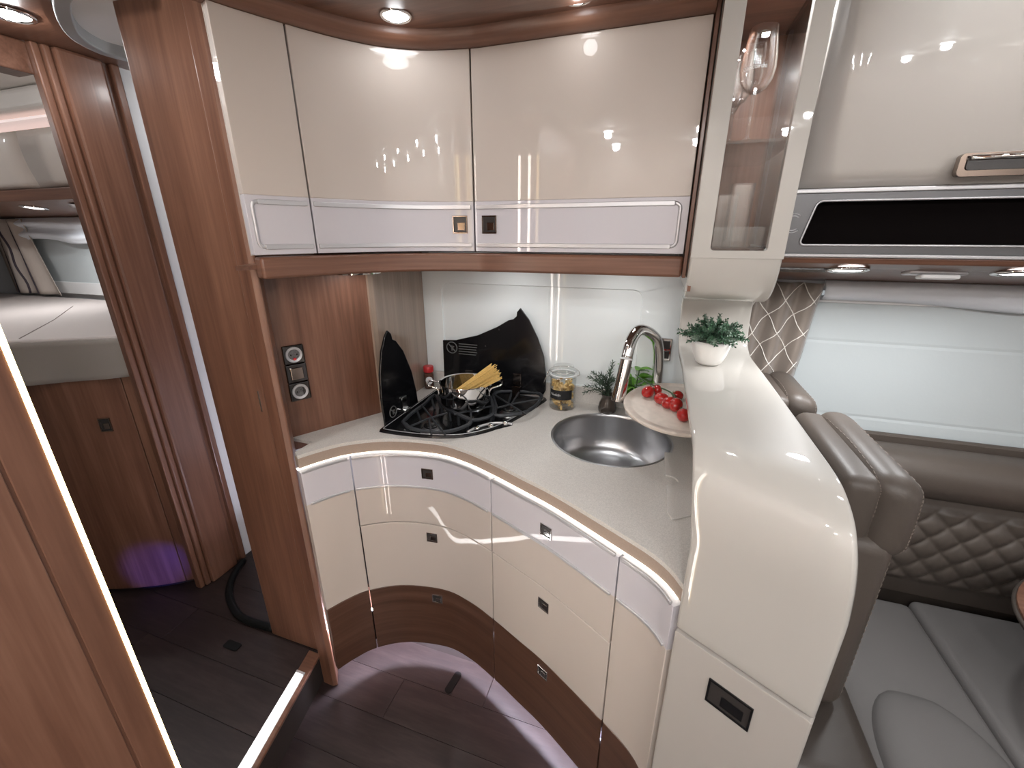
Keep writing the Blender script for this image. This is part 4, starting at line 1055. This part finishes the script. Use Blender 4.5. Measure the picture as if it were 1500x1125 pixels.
B().lathe([(.16, .0), (.16, .015), (.035, .03), (.03, .69), (.10, .70)], (1.17, .50, 0), 32).build('pedestal', 'silver', tb, auto=40)

# ------------------------------------------------------------------ tall cabinet with LED edge (foreground)
tcab = thing('tall_cabinet', 'tall walnut cabinet with a lit LED edge on the passage corner', 'cabinet', (-.7, -.1, 0))
EX, EY = -.537, .202
B().box(-.84, EX-.002, -.60, EY-.004, 0.001, 1.95).build('body', 'wood_v', tcab, bevel=.002)
B().box(EX-.002, EX, EY-.031, EY-.002, .02, 1.95).build('corner_post', 'wood_v', tcab, bevel=.001)
B().box(EX-.002, EX, -.60, EY-.034, .02, 1.95).build('door', 'wood_v', tcab, bevel=.001)
for x in (EX-.0015, -.575, -.618):
    b = B().box(x-.0055, x-.0035, EY-.003, EY+.0015, .14, 1.80).box(x+.0005, x+.0025, EY-.003, EY+.0015, .14, 1.80)
    b.build('led_strip', 'led_warm' if x > -.55 else 'led_edge_white', tcab)

# ------------------------------------------------------------------ shower corner: partition, gasket, ceiling track
pt_ = thing('wall_partition', 'walnut and white partition between shower and bedroom', 'wall', (-1.62, 1.1, .13), kind='structure')
B().box(-1.64, -1.612, .866, .885, .131, 1.955).build('edge_strip', 'wood_v', pt_, bevel=.004)
B().box(-1.64, -1.603, .886, .905, .131, 1.955).build('edge_strip', 'wood_v', pt_, bevel=.005)
B().box(-1.64, -1.592, .906, 1.018, .131, 1.955).build('board', 'wood_v', pt_, bevel=.008)
B().box(-1.64, -1.615, 1.018, 1.040, .131, 1.955).build('recess_strip', 'wood_v', pt_)
B().box(-1.64, -1.598, 1.040, 1.062, .131, 1.955).build('edge_strip', 'wood_v', pt_, bevel=.003)
B().box(-1.64, -1.612, 1.063, WY, .131, 1.955).build('white_panel', 'white_wall', pt_)
g = [pz(u, v, .13).to_2d() for u, v in ((357, 824), (343, 845), (336, 872), (347, 900), (366, 913), (402, 924))]
gk = spline(g, 8)
b = B(); b.tube([(p.x, p.y, .141) for p in gk], .0135, 8)
tag(b.build('shower_threshold', 'black_rubber', smooth=True), 'black curved rubber threshold of the round shower on the floor', 'threshold')
ct = spline([pz(u, v, 1.925).to_2d() for u, v in ((120, -48), (90, -25), (76, 0), (88, 38), (110, 60), (146, 78), (190, 90))], 8)
cp_ = Path([(p.x, p.y) for p in reversed(ct)], 2)
tk_ = thing('shower_track', 'curved grey ceiling track of the round shower door', 'track', (-1.4, .9, 1.90))
ribbon(B(), cp_, 0, cp_.L, 1.922, 1.953, .0, -.028).build('fascia', 'grey_plastic', tk_, auto=30, bevel=.003)
ribbon(B(), cp_, 0, cp_.L, 1.935, 1.9535, .018, .001).build('wood_lip', 'wood_h', tk_, auto=30)
tag(B().prism([Vector((p.x, p.y)) for p in ct]+[Vector((-1.60, WY-.01)), Vector((-1.0, WY-.01)), Vector((-1.0, .87)), Vector((-1.12, .87))], 1.949, 1.9545).build('ceiling_shower', 'ceiling_white'), 'white ceiling disc inside the round shower', 'ceiling', kind='structure')
p = Vector((-1.35, 1.15, 1.945)); downlight(p, 'small downlight inside the round shower', .45, .02)
tag(B().prism(rrect(*sorted((pz(327, 946, .13).x, pz(352, 948, .13).x)), .705, .733, .006), .1305, .1335).build('floor_latch', 'black_rubber', bevel=.001), 'small black hatch latch in the raised floor', 'latch')
p = pz(664, 1000, 0); t = MB().prism(rrect(-.013, .013, -.040, .040, .011), .0, .0035)
Ml = Matrix.Translation((p.x, p.y, .0005)) @ Matrix.Rotation(R(-8), 4, 'Z')
tag(B().add([Ml @ v for v in t.v], t.f).build('hatch_grip', 'black_rubber', bevel=.001), 'black flush hatch grip in the kitchen floor', 'latch')
tag(B().box(-1.70, -1.630, .10, .868, 1.88, 1.9545).build('trim_6', 'wood_x', bevel=.004), 'walnut header beam over the bedroom opening', 'trim', kind='structure')
p = px(52, 82, -1.70); downlight((-1.80, .86, 1.952), 'downlight beside the header beam at the bedroom opening', .8, .03)
tag(B().box(-3.6, -1.645, -.8, WY, 1.957, 1.975).build('ceiling_bedroom', 'ceiling_white'), 'cream ceiling of the bedroom', 'ceiling', kind='structure')

# ------------------------------------------------------------------ bedroom
bp0, bp1 = Vector((-1.642, .892)), Vector((-2.25, .55))
bdir = (bp1-bp0).normalized(); bn = Vector((-bdir.y, bdir.x)); bn = bn if bn.y < 0 else -bn
def bpt(s, o): p = bp0+bdir*s+bn*o; return p
bb = thing('bed', 'cream mattress bed with a taupe skirt in the bedroom', 'bed', (-2.6, 1.1, .13))
fr0 = [bpt(s, .012*math.sin(math.pi*s/.7)) for s in [k*.7/10 for k in range(11)]]
mat_poly = fr0+[Vector((-4.0, .55)), Vector((-4.0, 1.40)), Vector((-1.642, 1.40))]
B().prism(mat_poly, 1.03, 1.165).build('mattress', 'bed_sheet', bb, bevel=.012, seg=3)
sd_ = (bpt(.28, 0), Vector((-2.9, 1.40)))
B().tube([(bpt(.30, -.01).x, bpt(.30, -.01).y, 1.166), (-2.2, .98, 1.166), (-2.55, 1.22, 1.166)], .0015, 5).build('seam', 'bed_skirt', bb)
def skirt(u, v):
    s = .7*u; p = bpt(s, .014+.010*math.sin(math.pi*u)+.006*v*math.sin(u*17)); return Vector((p.x, p.y, 1.158-.128*v-.012*v*math.sin(math.pi*u)))
B().grid(skirt, 40, 8).build('skirt', 'bed_skirt', bb, smooth=True, solid=.002)
bs_ = thing('storage_cabinet', 'curved dark walnut bed base door with small latch', 'cabinet', (-1.85, .8, .13))
BP = Path([(-1.645, .900), (-1.72, .842), (-1.80, .795), (-1.90, .750), (-2.05, .70), (-2.2, .67)][::-1])
ribbon(B(), BP, 0, BP.L-.055, .150, 1.03, .0, -.02).build('door', 'wood_v', bs_, auto=30, bevel=.002)
ribbon(B(), BP, BP.L-.052, BP.L, .150, 1.03, .0, -.02).build('side_strip', 'wood_v', bs_, auto=30)
ribbon(B(), BP, 0, BP.L, .131, .149, -.015, -.03).build('plinth', 'gap', bs_, auto=30)
hq = ppl(155, 622, (-1.80, .795, 0), (bn.x, bn.y, 0)); tq = BP.near(hq.to_2d()); ph_ = BP.off(tq, .001)
latch(bs_, (ph_.x, ph_.y, hq.z), BP.tan(tq), BP.nor(tq), .036, .05)
fbl = thing('floor_light', 'small blue floor light shining on the curved bed base', 'lamp', (-1.45, .30, .131))
w2_ = thing('window_2', 'bedroom window with white blind drawn down', 'window', (-2.8, WY, 1.2), kind='structure')
B().box(-3.2, -2.35, 1.412, 1.428, 1.185, 1.60).build('blind', 'blind', w2_, bevel=.002)
B().box(-3.2, -2.35, 1.404, 1.428, 1.185, 1.245).build('blind_rail', 'white_plastic', w2_, bevel=.003)
vb = B()
def val2(u, v):
    x = -3.12+.85*u; return Vector((x, 1.385-.02*math.sin(math.pi*2*v)**2-.006*math.sin(u*15)*v, 1.556-.11*v+.012*math.sin(u*9)*v))
vb.grid(val2, 40, 16); tag(vb.build('window_valance', 'sheer', smooth=True, solid=.002), 'draped white valance above the bedroom window', 'valance')
c2 = thing('curtain', 'taupe curtain with dark vertical stripes beside the bedroom window', 'curtain', (-3.2, 1.39, 1.2))
def cur2(u, v): return Vector((-3.34+.30*u+.14*v*u, 1.372+.014*math.sin(u*16+v), 1.550-.37*v))
B().grid(cur2, 30, 16).build('cloth', 'pillow', c2, smooth=True, solid=.002)
for k in (.12, .34, .56):
    b = B(); b.tube([cur2(k+.014*math.sin(j*.8+k*9), j/16)-Vector((0, .004, 0)) for j in range(17)], .0055, 5); b.build('stripe', 'stripe_dark', c2, smooth=True)
t = MB().rbox(-.25, .25, -.09, .09, -.185, .185, .075, 5); Mp = Matrix.Translation((-3.40, 1.20, 1.367)) @ Matrix.Rotation(R(-14), 4, 'X')
tag(B().add([Mp @ v for v in t.v], t.f).build('pillow', 'pillow', smooth=True), 'plump beige pillow against the striped curtain', 'pillow')
bl_ = thing('bedroom_locker', 'cream overhead locker row above the bed', 'locker', (-2.5, 1.25, 1.64))
for k in range(4):
    x1 = -1.66-.52*k if k else -1.66; x1 = -1.70-.55*k; x0_ = x1-.547
    def dfn(u, v, x0_=x0_, x1=x1): return Vector((x0_+(x1-x0_)*u, 1.10-.02*math.sin(v*2.2), 1.645+.185*v))
    B().grid(dfn, 4, 8).build('door', 'cream', bl_, smooth=True, solid=.015)
B().box(-3.9, -1.66, 1.118, 1.40, 1.63, 1.83).build('body', 'cream', bl_)
B().box(-3.9, -1.66, 1.090, 1.118, 1.600, 1.642).build('rail', 'wood_x', bl_, bevel=.004)
t = MB().prism([Vector(p) for p in ((1.10, 1.60), (1.42, 1.555), (1.42, 1.60), (1.11, 1.63))], -3.9, -1.66)
B().add([Vector((v.z, v.x, v.y)) for v in t.v], t.f).build('underside', 'wood_x', bl_)
def cove(u, v): a = math.pi/2*v; return Vector((-3.9+2.24*u, 1.12+.14*math.sin(a)*0-.05*v, 1.86+.09*v))
B().box(-3.9, -1.66, 1.07, 1.40, 1.885, 1.956).build('ceiling_cove', 'ceiling_white', bl_, bevel=.02, seg=4)
tag(B().box(-3.9, -1.66, 1.09, 1.30, 1.862, 1.870).build('cove_light', 'led_pink'), 'pinkish LED strip above the bedroom lockers', 'light strip')
bvt = math.atan2(.045, .32)
p = ppl(50, 303, (0, 1.10, 1.60), (0, -math.sin(bvt), -math.cos(bvt))); downlight(p+Vector((0, -.001, -.002)), 'round light under the bedroom lockers', 1.4, .034, -bvt, 160)
p = ppl(120, 300, (0, 1.10, 1.60), (0, -math.sin(bvt), -math.cos(bvt)))
tag(B().lathe([(0, p.z-.012), (.03, p.z-.010), (.04, p.z), (0, p.z+.004)], (p.x, p.y, 0), 20).build('reading_lamp', 'silver', auto=40), 'small silver reading lamp under the bedroom lockers', 'reading lamp')
downlight((-2.6, .6, 1.954), 'downlight in the cream bedroom ceiling', 2.5)
# blue floor light
B().lathe([(0, .1335), (.012, .1335), (.013, .131)], (-1.45, .30, 0), 16).build('lens', 'led_blue', fbl)
sl = bpy.data.lights.new('blue_spot', 'SPOT'); sl.energy = 14; sl.color = (.10, .08, 1); sl.spot_size = R(26); sl.spot_blend = .8; sl.shadow_soft_size = .01
so_ = bpy.data.objects.new('blue_spot', sl); COL.objects.link(so_); so_.location = (-1.45, .30, .15)
so_.rotation_euler = (Vector((-1.765, .82, .235))-Vector((-1.45, .30, .15))).to_track_quat('-Z', 'Y').to_euler()
